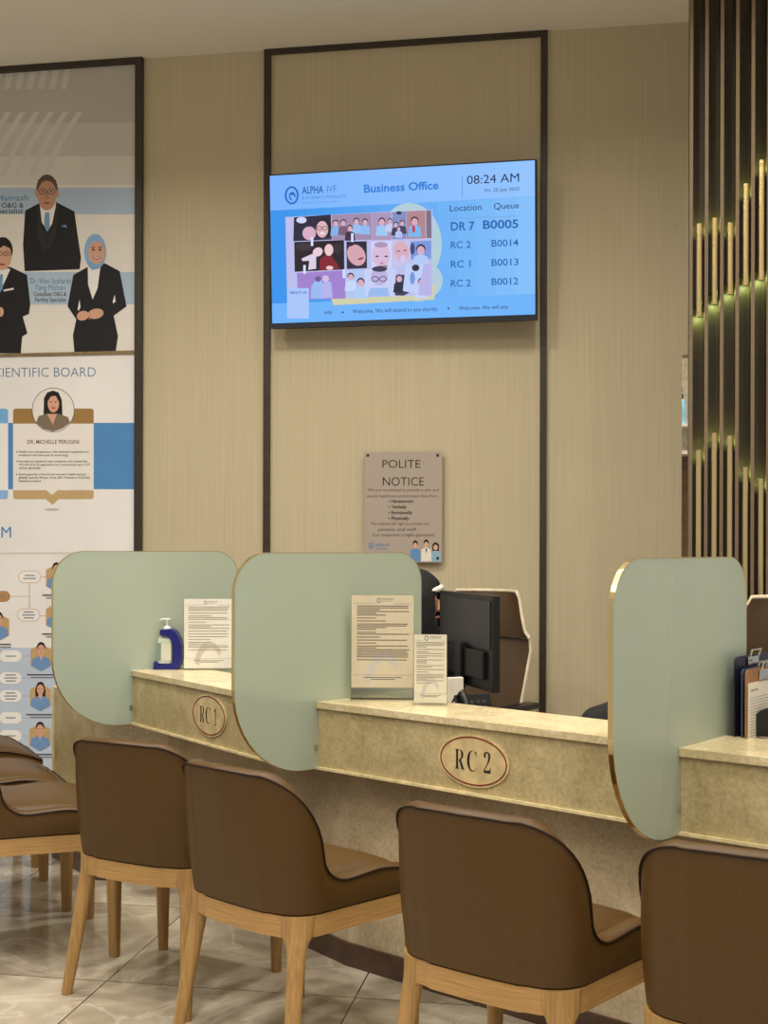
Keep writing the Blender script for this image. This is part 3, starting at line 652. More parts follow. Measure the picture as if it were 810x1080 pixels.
for k in (1, 2, 3):
    f, bk = solve(k, pcols[k][0]), solve(k, pcols[k][1])
    nl = Vector((pin[k].y, -pin[k].x, 0))
    if nl.dot(U[k]) < 0: nl = -nl
    zt = H - (ptop[k] - CY) * anc[k].y / F
    g = thing('glass_partition', glab[k], 'partition', anc[k])
    out = rr_outline(f, bk, ZA - .006, zt, (.10, .12, .27, .03))
    m = MB(anc[k], pin[k], Zv, nl); m.prism(out, -TH, 0, M_FROST); m.build('glass_panel', g)
    m = MB(anc[k], pin[k], Zv, nl); R_ = []
    cxm, czm = (f + bk) / 2, (ZA + zt) / 2
    for i, (x, z) in enumerate(out):
        a, b = out[i - 1], out[(i + 1) % len(out)]; tx, tz = b[0] - a[0], b[1] - a[1]; l = math.hypot(tx, tz); nx, nz = tz / l, -tx / l
        R_.append([(x + nx * .0002, z + nz * .0002, -TH - .0004), (x + nx * .0022, z + nz * .0022, -TH - .0004), (x + nx * .0022, z + nz * .0022, .0004), (x + nx * .0002, z + nz * .0002, .0004)])
    m.loft(R_, M_GOLD, loop=True); m.build('edge_trim', g)
    m = MB(anc[k], pin[k], Zv, nl); m.box(-.006, .006, ZA + .05, ZA + .07, 0, .004, M_STEEL, .0015); m.build('clip', g)

# ------------------------------------------------------------------ chairs
def rrpath(hw0, hw1, y0, y1, r0, r1, n=10, bow=.012):
    """closed plan loop starting at rear centre going to +x side; trapezoid with rounded corners"""
    q = []
    for i in range(8): x = (hw0 - r0) * i / 8; q.append((x, y0 - bow * (1 - (x / hw0) ** 2)))
    for i in range(n + 1):
        a = -PI / 2 + (PI / 2) * i / n; q.append((hw0 - r0 + r0 * math.cos(a), y0 + r0 + r0 * math.sin(a)))
    for i in range(1, 12):
        t = i / 12; q.append((hw0 + (hw1 - hw0) * t, y0 + r0 + (y1 - r1 - y0 - r0) * t))
    for i in range(n + 1):
        a = (PI / 2) * i / n; q.append((hw1 - r1 + r1 * math.cos(a), y1 - r1 + r1 * math.sin(a)))
    for i in range(1, 8): x = (hw1 - r1) * (1 - i / 8); q.append((x, y1))
    half = q
    full = half + [(0, y1)] + [(-x, y) for x, y in reversed(half[1:])]
    return full
def build_chair(label):
    t = thing('dining_chair', label, 'chair', group=None)
    raw = [Vector((x, y, 0)) for x, y in rrpath(.232, .258, -.235, .245, .10, .07, n=24)]
    cum = [0.0]
    for i in range(len(raw)): cum.append(cum[-1] + (raw[(i + 1) % len(raw)] - raw[i]).length)
    N = 168; path = []; j = 0
    for i in range(N):
        g = cum[-1] * i / N
        while cum[j + 1] < g: j += 1
        path.append(raw[j].lerp(raw[(j + 1) % len(raw)], (g - cum[j]) / (cum[j + 1] - cum[j])))
    nor = []
    for i in range(N):
        d = path[(i + 1) % N] - path[i - 1]; nor.append(Vector((d.y, -d.x, 0)).normalized())
    lens = [0]
    for i in range(1, N): lens.append(lens[-1] + (path[i] - path[i - 1]).length)
    tot = lens[-1] + (path[0] - path[-1]).length
    zb, zs, zt = .418, .491, .772
    def Hh(i):
        l = min(lens[i], tot - lens[i]); l0, l1, l2, zm = .125, .285, .365, .565
        s_ = zs + .008 * max(0, min(1, (l - .38) / .1)) - .058 * max(0, min(1, (l - .44) / .24)) ** 2.2
        if l <= l0: return zt + .004 * math.cos(l / l0 * PI / 2)
        if l < l1: return zm + (zt - zm) * (1 - ((l - l0) / (l1 - l0)) ** 2.1) ** (1 / 1.6)
        if l < l2: return s_ + (zm - s_) * (1 - (1 - (1 - (l - l1) / (l2 - l1)) ** 2.0) ** .5)
        return s_
    rings, pipe = [], []
    for i in range(N):
        h = Hh(i); o = path[i]; n = nor[i]; l = min(lens[i], tot - lens[i]); back = max(0, 1 - l / .42)
        def pt(off, z):
            k = (z - zb) / .36
            v = o + n * off + Vector((0, -.045 * back * k - 0, 0)) + n * (.012 * k); return (v.x, v.y, z)
        th = .046 if l < .6 else .03
        r = [pt(-.012, zb)] + [pt(.006 * math.sin(PI * min(1, f * 1.1)) + (0 if f else -.0), zb + .004 + (h - zb - .004) * f) for f in (0, .12, .4, .7, .93, 1)]
        r += [pt(-.006, h + .006), pt(-th * .5, h + .011), pt(-th + .006, h + .006), pt(-th, h - .004)]
        zi = min(h - .012, .455)
        r += [pt(-th - .002, h + (zi - h) * f) for f in (.5, 1)]
        rings.append(r); pipe.append(pt(.0022, h + .0005))
    m = frame_of(t); m.loft(rings, M_LEATHER, closed=True, loop=True); m.build('backrest_shell', t, True)
    m = frame_of(t); m.tube(pipe, .0027, M_PIPE, 6, loop=True); m.build('piping', t, True)
    # cushion
    R_ = []
    for off, z in ((-.055, .43), (-.034, .46), (-.031, .488), (-.042, .503), (-.075, .513), (-.115, .518), (-.16, .520), (-.2, .521), (-.225, .521)):
        ring = []
        for i in range(N):
            q = path[i] * (1 + off / .24); q.y += .008 if z > .47 else 0
            q.z = z - .062 * max(0, (q.y - .02) / .225) ** 2.2 * max(0, min(1, (z - .43) / .05)); ring.append(tuple(q))
        R_.append(ring)
    m = frame_of(t); m.loft(R_, M_LEATHER); m.build('seat_cushion', t, True)
    # rail frame
    R_ = []
    for i in range(N):
        a = path[i] + nor[i] * -.004; b = path[i] + nor[i] * -.032
        R_.append([(a.x, a.y, .362), (a.x, a.y, .417), (b.x, b.y, .417), (b.x, b.y, .362)])
    m = frame_of(t); m.loft(R_, M_WOOD, loop=True); m.build('seat_rail', t, True)
    for sx in (-1, 1):
        for fy, cx, cy, r, fx_, fy_ in ((0, .232 - .10, -.235 + .10, .10, .222, -.252), (1, .258 - .07, .245 - .07, .07, .225, .215)):
            sgn = 1 if fy else -1
            dd = Vector((.7071 * sx, .7071 * sgn, 0)); tt = Vector((-dd.y, dd.x, 0))
            top = Vector((sx * cx, cy, 0)) + dd * (r - .018); foot = Vector((sx * fx_, fy_, 0)); R_ = []
            for z, wt, wr in ((.4175, .043, .0225), (.39, .043, .0225), (.366, .04, .0225), (.350, .031, .0225), (.33, .026, .0225), (.30, .0235, .022), (.2, .0215, .0205), (.1, .019, .0185), (.008, .0165, .016), (0, .015, .015)):
                f = (1 - min(z, .37) / .37); c = top.lerp(foot, f); ring = []
                for j in range(16):
                    a = 2 * PI * (j + .5) / 16; e = 3.2
                    ca, sa = math.cos(a), math.sin(a)
                    ring.append(tuple(c + tt * (wt * math.copysign(abs(ca) ** (2 / e), ca)) + dd * (wr * math.copysign(abs(sa) ** (2 / e), sa)) + Vector((0, 0, z))))
                R_.append(ring)
            m = frame_of(t); m.loft(R_, M_WOODV); m.build('leg', t, True)
    return t
GC = None
ch = build_chair('brown leather chair before the RC 1 counter, leftmost of those seen from behind')
spots = [((-.638, 3.83), -28, None),
         ((-.228, 3.385), -42, 'brown leather chair in front of the middle divider, its right side and seat visible'),
         ((.341, 2.875), -37, 'brown leather chair directly before the RC 2 counter, its legs cut off below'),
         ((.818, 2.545), -30, 'large brown leather chair cut off by the bottom right corner'),
         ((-1.17, 4.17), -66, 'brown leather chair cut off by the left edge, nearest of the side-on row'),
         ((-1.46, 4.66), -64, 'second brown leather chair of the side-on row at the left edge, behind the nearest'),
         ((-1.75, 5.28), -64, 'farthest brown leather chair of the side-on row at the left edge')]
ch.location = (*spots[0][0], 0); ch.rotation_euler = (0, 0, math.radians(spots[0][1]))
bpy.context.view_layer.update()
for (x, y), a, lb in spots[1:]: dup(ch, (x, y, 0), math.radians(a), lb)

# ------------------------------------------------------------------ paper stands
def stand(px0, px1, yt, yb, label, name, foot, dark, nlines, yaw=0.0, logo_at=.5, tint=(226, 220, 206)):
    c = onz((px0 + px1) / 2, yb, ZT); d = c.y; w = (px1 - px0) * d / F; h = (yb - yt) * d / F
    t = thing(name, label, 'sign holder', (c.x, c.y, ZT + .0006), yaw)
    sh = MB(t.matrix_world.translation, *[t.matrix_world.to_3x3().col[i] for i in (0, 2)], -t.matrix_world.to_3x3().col[1])
    m = frame_of(t); m.box(-w / 2, w / 2, -.0035, -.0015, 0, h, M_ACRYL); m.box(-w / 2, w / 2, .0015, .0035, 0, h, M_ACRYL)
    m.box(-w / 2, w / 2, -.02, .05, 0, .003, M_ACRYL)
    if foot: m.box(-w / 2, w / 2, -.0215, -.0195, 0, foot, M_ACRYL)
    m.build('acrylic_holder', t)
    m = frame_of(t); f0 = foot + .004 if foot else .006; m.box(-w / 2 + .003, w / 2 - .003, -.0007, .0007, f0, h - .003, mat('paper_%d_%d' % tint[:2], tint, .7, var=.015))
    pp_ = m.build('paper_sheet', t)
    q = MB(sh.o - sh.ez * 0 + sh.ez * .0009, sh.ex, sh.ey, sh.ez); q.layer = 1
    hh = h - f0; K = ink(dark); LG = ink((84, 106, 140)); wm = ink((206, 200, 194))
    def rect(x0, x1, y0, y1, m_, z=.0002): q.poly2([(x0, y0), (x1, y0), (x1, y1), (x0, y1)], m_, z)
    # watermark swoosh, letterhead emblem, rules, text lines
    pts = [(w * (.02 + .30 * math.cos(a)), f0 + hh * (.02 + .36 * math.sin(a))) for a in [PI * .95 - i * .11 for i in range(22)]]
    pts2 = [(w * (.04 + .23 * math.cos(a)), f0 + hh * (-.01 + .29 * math.sin(a))) for a in [PI * .95 - i * .11 for i in range(22)]]
    for i in range(21):
        a_, b_, c_, d_ = pts[i], pts[i + 1], pts2[i + 1], pts2[i]
        if all(abs(v[0]) < w / 2 - .004 and v[1] > f0 for v in (a_, b_, c_, d_)): q.poly2([a_, d_, c_, b_], wm, .00005)
    lx = w * (logo_at - .5) - .012
    for i in range(16):
        a = 2 * PI * i / 16; b = 2 * PI * (i + 1) / 16; r1, r2 = .0065, .0045; cy = f0 + hh * .935
        q.poly2([(lx + r1 * math.cos(a), cy + r1 * 1.2 * math.sin(a)), (lx + r1 * math.cos(b), cy + r1 * 1.2 * math.sin(b)), (lx + r2 * math.cos(b), cy + r2 * 1.2 * math.sin(b)), (lx + r2 * math.cos(a), cy + r2 * 1.2 * math.sin(a))], LG, .0002)
    q.text('ALPHA IVF', lx + .028, f0 + hh * .94, .0052, LG, .0002, width=.036, bold=.01); rect(lx + .01, lx + .043, f0 + hh * .925, f0 + hh * .928, LG)
    rect(-w * .46, lx - .012, f0 + hh * .902, f0 + hh * .9045, LG); rect(lx + .05, w * .46, f0 + hh * .898, f0 + hh * .9005, LG)
    rnd = random.Random(int(px0))
    y = .87
    for i in range(nlines):
        L = rnd.choice((.3, .45, .78, .8, .82, .36, .8)); rect(-w * .4, -w * .4 + w * L, f0 + hh * y, f0 + hh * (y + .009), K)
        y -= rnd.choice((.022, .022, .036)) * 21 / nlines * 1.05
        if y < .2: break
    rect(-w * .46, w * .46, f0 + hh * .135, f0 + hh * .1375, LG); rect(-w * .3, w * .3, f0 + hh * .105, f0 + hh * .113, K); rect(-w * .18, w * .2, f0 + hh * .085, f0 + hh * .093, LG)
    q.build('printed_text', pp_)
    return t
stand(193.5, 246, 631, 706.5, 'white letter in an acrylic holder beside the hand sanitizer', 'document_holder', 0, (150, 140, 126), 20, .05, tint=(238, 234, 224))
stand(369.5, 437, 627, 738, 'large acrylic holder with a bilingual letter at left on the RC 2 counter', 'document_holder', .034, (112, 100, 84), 25, -.03, tint=(218, 204, 178))
stand(435.5, 472, 668.5, 743.5, 'small narrow leaflet in an acrylic holder left of the computer monitor', 'document_holder', 0, (152, 143, 130), 22, -.10, tint=(226, 219, 200))

# ------------------------------------------------------------------ hand sanitizer
c = onz(178.5, 705.5, ZT); k = c.y / F
hs = thing('hand_sanitizer', 'pump bottle of hand sanitizer in a navy blue bracket on the RC 1 counter', 'sanitizer', (c.x, c.y, ZT + .0005), 0)
m = frame_of(hs); m.o = m.o
def XZ(px, py): return ((px - 178.5) * k, (705.5 - py) * k)
T = hs.matrix_world
ho = MB(T.translation, (1, 0, 0), (0, 0, 1), (0, -1, 0))
outl = [XZ(*q) for q in ((163, 705.5), (188, 705.5), (191, 702), (192.6, 695), (192.6, 682), (190, 672), (186, 665.5), (181, 663), (170, 664), (170, 669.5), (176, 670), (181, 672.5), (184, 678), (184.3, 694), (183, 698.5), (180, 700), (169, 700.6), (166, 697), (163.6, 697.5))]
ho.prism(outl, -.032, .032, M_BLUE); ho.build('bracket', hs, bevel=.003)
bx = XZ(174.5, 690)[0]
bt = MB(T.translation + Vector((bx, 0, 0)), (1, 0, 0), (0, 1, 0), (0, 0, 1))
R_ = []
for z, w, d in ((.021, .027, .022), (.024, .030, .025), (.11, .030, .025), (.125, .026, .021), (.133, .012, .012), (.150, .012, .012)):
    R_.append([(w * math.copysign(abs(math.cos(a)) ** .5, math.cos(a)), d * math.copysign(abs(math.sin(a)) ** .5, math.sin(a)), z) for a in [2 * PI * (j + .5) / 20 for j in range(20)]])
bt.loft(R_, mat('sanitizer_gel_bottle', (196, 206, 192), .15, var=.03)); bo = bt.build('bottle', hs, True)
l2 = MB(T.translation + Vector((bx, -.0255, 0)), (1, 0, 0), (0, 0, 1), (0, -1, 0)); l2.layer = 1
l2.poly2([(-.026, .036), (-.014, .036), (-.014, .104), (-.026, .104)], ink((120, 140, 136)), .0003); l2.poly2([(-.012, .036), (.026, .036), (.026, .104), (-.012, .104)], ink((206, 206, 190)), .0003); l2.build('label', bo)
bt = MB(T.translation + Vector((bx + .006, 0, 0)), (1, 0, 0), (0, 1, 0), (0, 0, 1))
bt.lathe([(.0145, .150), (.0145, .163), (.008, .169), (.0035, .171), (.0035, .192), (.007, .193), (.007, .199), (.001, .2)], M_WHITE, 16); bt.tube([(.012, 0, .197), (-.01, 0, .1975), (-.022, 0, .196), (-.026, 0, .191)], .0035, M_WHITE); bt.build('pump', hs, True)

# ------------------------------------------------------------------ monitor behind RC 2
mn, mfar = flat(at(520, 640, 4.32)), flat(at(463.5, 640, 4.84)); md = (mn - mfar).normalized(); mnr = Vector((md.y, -md.x, 0))
if mnr.dot(Vector((0, -1, 0))) < 0: mnr = -mnr
mw = (mn - mfar).length; mzt, mzb = 1.177, .835
mo = thing('computer_monitor', 'black computer monitor seen nearly edge-on behind the RC 2 counter', 'monitor', flat((mn + mfar) / 2, .72))
def mf_(off=0): return MB(mfar + mnr * off, md, Zv, mnr)
m = mf_(); m.box(0, mw, mzb, mzt, -.028, 0, M_BLACK, .004); m.build('casing', mo)
m = mf_(); m.box(.02, mw - .02, (mzb + mzt) / 2 - .02, mzt - .02, 0, .004, mat('monitor_back_panel', (34, 34, 36), .35)); m.build('back_cover', mo)
m = mf_(); m.box(.06, mw - .06, mzb + .04, (mzb + mzt) / 2 - .03, 0, .016, M_BLACK, .004); m.build('port_housing', mo)
m = mf_(); m.box(mw / 2 - .03, mw / 2 + .03, .735, mzb + .16, .016, .03, M_BLACK, .003); m.box(mw / 2 - .12, mw / 2 + .12, .7205, .735, -.06, .1, M_BLACK, .003); m.build('stand', mo)
m = mf_(-.0285); m.box(.008, mw - .008, mzb + .014, mzt - .008, -.0005, .0005, M_BLACK); m.build('screen', mo)
pa, pb = at(473, 727, 4.35), at(487, 734, 4.25)
m = MB(); m.tube([at(474, 741, 4.25) - Zv * .02, at(479, 737, 4.3), at(487, 729, 4.4), at(491, 722, 4.55)], .004, M_BLACK, 8); tag(m.build('cable', smooth=True), 'black cable rising from the RC 2 counter to the monitor', 'cable')
m = MB(flat(at(480, 735, 4.42), .7205), (.9, .3, 0), (-.3, .9, 0)); m.box(-.03, .03, -.012, .012, 0, .16, M_WHITE, .003); tag(m.build('white_box'), 'small white box standing behind the narrow leaflet, under the monitor', 'box')
# desk telephone
tp = flat(at(505, 740, 4.12), .7205); te = thing('desk_telephone', 'black desk telephone under the monitor behind the RC 2 counter', 'telephone', tp, .5)
m = frame_of(te)
m.prism([(-.07, -.05), (.07, -.05), (.07, .06), (-.07, .06)], 0, .03, M_BLACK); m.build('base', te, bevel=.004)
m = MB(te.matrix_world.translation + Vector((0, 0, .03)), te.matrix_world.to_3x3().col[0], (te.matrix_world.to_3x3().col[1] * .35 + Zv * .94).normalized(), -(te.matrix_world.to_3x3().col[1] * .94 - Zv * .35).normalized())
m.box(-.07, .07, 0, .11, -.012, 0, M_BLACK, .003); hd = m.build('key_panel', te)
for i in range(4):
    for j in range(3):
        q = MB(m.o, m.ex, m.ey, m.ez); x, y = -.01 + j * .024, .02 + i * .02; q.box(x - .008, x + .008, y - .006, y + .006, 0, .004, M_DGREY, .001); q.build('key', hd)
m = MB(m.o, m.ex, m.ey, m.ez); m.tube([(-.05, -.005, .012), (-.05, .03, .026), (-.05, .08, .026), (-.05, .115, .012)], .013, M_BLACK, 10); m.build('handset', te, True)

# ------------------------------------------------------------------ office chairs
def office_chair(label, loc, rz):
    t = thing('office_chair', label, 'office chair', loc, rz)
    # local: faces -y (toward counter); back panel curved in plan
    def panel(z0, z1, w0, w1, lean0, lean1, name, curve=.07, yb=.22, pw=1):
        m = frame_of(t); nx, nz = 12, 8; Fr, Bk = [], []
        for j in range(nz + 1):
            f = j / nz; z = z0 + (z1 - z0) * f; ww = w0 + (w1 - w0) * f; ln = lean0 + (lean1 - lean0) * f
            ww = w0 + (w1 - w0) * f ** pw; ww *= 1 - .06 * max(0, (f - .85) / .15) ** 2
            row = []
            for i in range(nx + 1):
                u = -1 + 2 * i / nx; row.append((u * ww, yb + ln - curve * u * u - .012 * math.cos(u * PI / 2) * math.sin(PI * f), z))
            Fr.append(row)
        th = .035
        rings = []
        for j in range(nz + 1): rings.append(Fr[j] + [(x, y + th * (1 - .55 * abs(x) / (w0 + .01)), z) for x, y, z in reversed(Fr[j])])
        m.loft(rings, M_OFFLEA); o = m.build(name, t, True)
        m = frame_of(t); edge = [Fr[j][0] for j in range(nz + 1)] + Fr[nz][1:-1] + [Fr[j][-1] for j in range(nz, -1, -1)]
        m.tube([(x * 1.01, y + .012, z + (.004 if z >= z1 - 1e-6 else 0)) for x, y, z in edge], .0085, mat('cream_edge', (214, 200, 172), .4), 8); m.build('cream_edging', o, True)
    panel(.54, .923, .202, .236, -.03, .05, 'backrest'); panel(.93, 1.137, .24, .172, .03, .05, 'headrest', .085, .22, .55)
    m = frame_of(t); R_ = []
    for z, k in ((.44, .9), (.455, .98), (.50, 1), (.52, .96), (.53, .8)):
        R_.append([(.245 * k * math.copysign(abs(math.cos(a)) ** .6, math.cos(a)), -.02 + .245 * k * math.copysign(abs(math.sin(a)) ** .6, math.sin(a)), z) for a in [2 * PI * (j + .5) / 28 for j in range(28)]])
    m.loft(R_, M_OFFLEA); m.build('seat', t, True)
    for sx in (-1, 1):
        m = frame_of(t); m.tube([(sx * .24, .1, .47), (sx * .285, .08, .55), (sx * .285, .02, .624)], .014, M_BLACK); m.box(sx * .29 - .04, sx * .29 + .04, -.15, .13, .622, .65, M_BLACK, .012); m.build('armrest', t, True)
    m = frame_of(t); m.tube([(0, .15, .455), (0, .27, .5), (0, .265, .7)], .02, M_BLACK); m.build('back_support', t, True)
    m = frame_of(t); m.lathe([(.03, .1), (.03, .3), (.022, .3), (.022, .44)], M_STEEL, 16); m.build('gas_column', t, True)
    m = frame_of(t)
    for i in range(5):
        a = 2 * PI * i / 5; m.tube([(0, 0, .11), (.15 * math.cos(a), .15 * math.sin(a), .095), (.29 * math.cos(a), .29 * math.sin(a), .075)], .017, M_BLACK)
    m.build('star_base', t, True)
    for i in range(5):
        a = 2 * PI * i / 5; m = frame_of(t); m.o = m.P(.29 * math.cos(a), .29 * math.sin(a), 0)
        m2 = MB(m.o + Zv * .03, m.ex * -math.sin(a) + m.ey * math.cos(a), Zv, m.ex * math.cos(a) + m.ey * math.sin(a)); m2.o = m2.o
        m2 = MB(m.o + Zv * .03, Zv, m.ex * math.cos(a) + m.ey * math.sin(a), m.ex * -math.sin(a) + m.ey * math.cos(a))
        m2.lathe([(.012, -.022), (.03, -.018), (.03, .018), (.012, .022)], M_BLACK, 16); m2.tube([(.02, 0, 0), (.05, 0, 0)], .008, M_BLACK); m2.build('caster', t, True)
    return t
oc1 = office_chair('brown office chair with cream edging right of the computer monitor', (.364, 5.62, 0), math.radians(-36))
oc2 = dup(oc1, (1.385, 4.2, 0), math.radians(-28), 'brown office chair with cream edging at the right edge, behind the clipboards'); oc2.scale = (1.024,) * 3

# ------------------------------------------------------------------ clipboards on RC 3
def clipboard(px, off, h, board, paper, label):
    w = .23; rz = math.atan2(pin[3].y, pin[3].x) + .03; tilt = 0
    c = meet(anc[3] + U[3] * off, pin[3], flat(CAM), flat(ray(px, 700)))
    t = thing('clipboard', label, 'clipboard', (c.x, c.y, .7206), rz)
    ex = t.matrix_world.to_3x3().col[0]; ey0 = t.matrix_world.to_3x3().col[1]
    up = (Zv * math.cos(tilt) + ey0 * math.sin(tilt)).normalized(); nn = -(ey0 * math.cos(tilt) - Zv * math.sin(tilt)).normalized()
    def fr_(off=0): return MB(t.matrix_world.translation + nn * off, ex, up, nn)
    m = fr_(); m.prism(rr_outline(0, w, 0, h, (.015, .015, .004, .004), 5), -.003, 0, board); m.build('board', t)
    if paper:
        m = fr_(.0003); m.box(.012, w - .008, .006, h - .035, 0, .0012, M_PAPER); ps = m.build('paper_sheets', t)
        q = fr_(.0017); q.layer = 1; rn = random.Random(3)
        q.text('Consent Form', .05, h - .058, .008, ink((90, 84, 80)), .0001, width=.05)
        for i in range(26):
            y = h - .075 - i * .0075
            if y < .02: break
            q.poly2([(.022, y), (w - .03 - .04 * rn.random(), y), (w - .03, y + .0016), (.022, y + .0016)], ink((150, 146, 138)), .0001)
        q.build('printed_text', ps)
    m = fr_(.0004); m.box(w / 2 - .035, w / 2 + .035, h - .032, h - .004, .001, .005, M_STEEL, .0015); m.tube([(w / 2 - .03, h - .004, .006), (w / 2 - .032, h + .014, .012), (w / 2 + .032, h + .014, .012), (w / 2 + .03, h - .004, .006)], .0028, M_STEEL, 8); m.build('clip', t, True)
    return t
NAVYB = mat('navy_board', (22, 24, 44), .4); BRB = mat('brown_hardboard', (150, 108, 62), .5)
clipboard(775, .03, .345, NAVYB, False, 'navy clipboard standing rearmost in the stack against the right glass divider')
clipboard(783, .05, .315, mat('grey_blue_board', (70, 76, 104), .4), False, 'slate blue clipboard in the middle of the standing clipboard stack')
clipboard(787, .066, .315, BRB, True, 'brown clipboard holding a printed form, frontmost in the standing stack')
c = onz(808, 776, ZT)
m = MB((c.x + .01, c.y - .005, ZT + .0006), (math.cos(-.4), math.sin(-.4), 0), (-math.sin(-.4), math.cos(-.4), 0))
R_ = [[(.052 * k * math.cos(a), z_, 0) for a in (0,)] for k, z_ in ((1, 0),)]
disc = [(.056 * math.cos(a), .0 + .072 * math.sin(a)) for a in [PI * i / 24 for i in range(25)]]
m2 = MB(m.o, m.ex, Zv, -m.ey); m2.prism(disc, -.018, .018, M_BLACK)
tag(m2.build('tape_dispenser', bevel=.004), 'dark rounded tape dispenser on the right counter before the clipboards', 'tape dispenser')

# ------------------------------------------------------------------ black bag behind RC 2
bp = at(642, 752, 3.98); bm_ = bmesh.new(); bmesh.ops.create_icosphere(bm_, subdivisions=4, radius=1)
for v in bm_.verts:
    n_ = mnoise.noise(v.co * 1.7) * .10 + mnoise.noise(v.co * 5) * .03
    v.co *= 1 + n_; v.co.z = v.co.z * (.085 if v.co.z > 0 else .05); v.co.x *= .19; v.co.y *= .1
    v.co.z += .05 * max(0, 1 - abs(v.co.x - .06) / .16)
mz = min(v.co.z for v in bm_.verts)
me = bpy.data.meshes.new('bag'); bm_.to_mesh(me); bm_.free(); me.materials.append(M_CLOTH)
me.polygons.foreach_set('use_smooth', [True] * len(me.polygons))
bg = bpy.data.objects.new('bag', me); COL.objects.link(bg); bg.location = (bp.x + .085, bp.y + .02, .721 - mz); bg.rotation_euler = (0, 0, -.7)
tag(bg, 'black soft bag slumped behind the RC 2 counter next to the right glass divider', 'bag')

# ------------------------------------------------------------------ seated receptionist
HX = at(449, 641, 5.02)
pr = thing('person', 'person in black headscarf and black clothes seated behind the glass left of the monitor', 'person', (HX.x - .05, HX.y + .03, 0), math.radians(-120 + 180))
# local facing = +y after rotation ; find facing so face looks right and slightly to the viewer
face_dir = Vector((.95, -.30, 0)).normalized(); rz = math.atan2(-face_dir.x, face_dir.y)
pr.rotation_euler = (0, 0, rz); bpy.context.view_layer.update()
def skin_obj(name, V, E, Rr, material, parent, sub=2):
    me = bpy.data.meshes.new(name); me.from_pydata(V, E, []); me.materials.append(material)
    o = bpy.data.objects.new(name, me); COL.objects.link(o)
    o.modifiers.new('skin', 'SKIN')
    if not me.skin_vertices: me.attributes.new('x', 'FLOAT', 'POINT')
    bpy.context.view_layer.update()
    sv = me.skin_vertices[0].data
    for i, r in enumerate(Rr): sv[i].radius = (r, r) if not isinstance(r, tuple) else r; sv[i].use_root = i == 0
    ss = o.modifiers.new('sub', 'SUBSURF'); ss.levels = sub; ss.render_levels = sub
    bpy.context.view_layer.update(); dg = bpy.context.evaluated_depsgraph_get()
    nm = bpy.data.meshes.new_from_object(o.evaluated_get(dg)); nm.name = name
    nm.polygons.foreach_set('use_smooth', [True] * len(nm.polygons)); old = o; bpy.data.objects.remove(old)
    o = bpy.data.objects.new(name, nm); COL.objects.link(o); o.parent = parent
    return o
hz = HX.z
V, E, Rr = [], [], []
def add(p, r, par=None):
    V.append(p); Rr.append(r)
    if par is not None: E.append((par, len(V) - 1))
    return len(V) - 1
pel = add((0, -.06, .56), (.15, .11)); wst = add((0, -.05, .70), (.13, .10), pel); chs = add((0, -.03, .86), (.145, .105), wst); nk0 = add((0, -.015, hz - .17), (.07, .06), chs); nk = add((0, .0, hz - .11), .05, nk0)
hd0 = add((0, .02, hz - .045), (.066, .075), nk); hd1 = add((0, .025, hz + .02), (.078, .092), hd0); hd2 = add((0, .015, hz + .075), (.062, .075), hd1)
robV, robE, robR = [V[i] for i in range(4)], [(0, 1), (1, 2), (2, 3)], [(.17, .13), (.15, .12), (.165, .125), (.09, .08)]
def radd(p, r, par):
    robV.append(p); robR.append(r); robE.append((par, len(robV) - 1)); return len(robV) - 1
for sx in (-1, 1):
    sh_ = add((sx * .155, -.03, .93), .055, chs); el_ = add((sx * .215, -.02, .68), .042, sh_); wr = add((sx * .12, .14, .632), .027, el_); pm = add((sx * .10, .21, .632), (.03, .016), wr)
    for j, (dx, ln) in enumerate(((-.026, .066), (-.009, .076), (.009, .07), (.026, .056))):
        k0 = add((sx * .10 + dx, .255, .635), .0095, pm); k1 = add((sx * .10 + dx * 1.1, .255 + ln * .55, .63), .0085, k0); add((sx * .10 + dx * 1.1, .255 + ln, .618), .007, k1)
    t0 = add((sx * .10 - sx * .035, .215, .63), .0105, pm); add((sx * .10 - sx * .052, .245, .622), .008, t0)
    hp = add((sx * .10, -.02, .53), .085, pel); kn = add((sx * .12, .38, .53), .062, hp); an = add((sx * .12, .40, .10), .04, kn); add((sx * .12, .50, .045), .038, an)
    rs = radd((sx * .155, -.03, .93), .068, 2); re = radd((sx * .215, -.02, .68), .058, rs); radd((sx * .125, .125, .634), .042, re)
    rh = radd((sx * .10, -.02, .53), .10, 0); rk = radd((sx * .12, .38, .53), .08, rh); radd((sx * .12, .40, .16), .07, rk)
skin_obj('body', V, E, Rr, M_SKIN, pr)
skin_obj('robe', robV, robE, robR, M_CLOTH, pr)
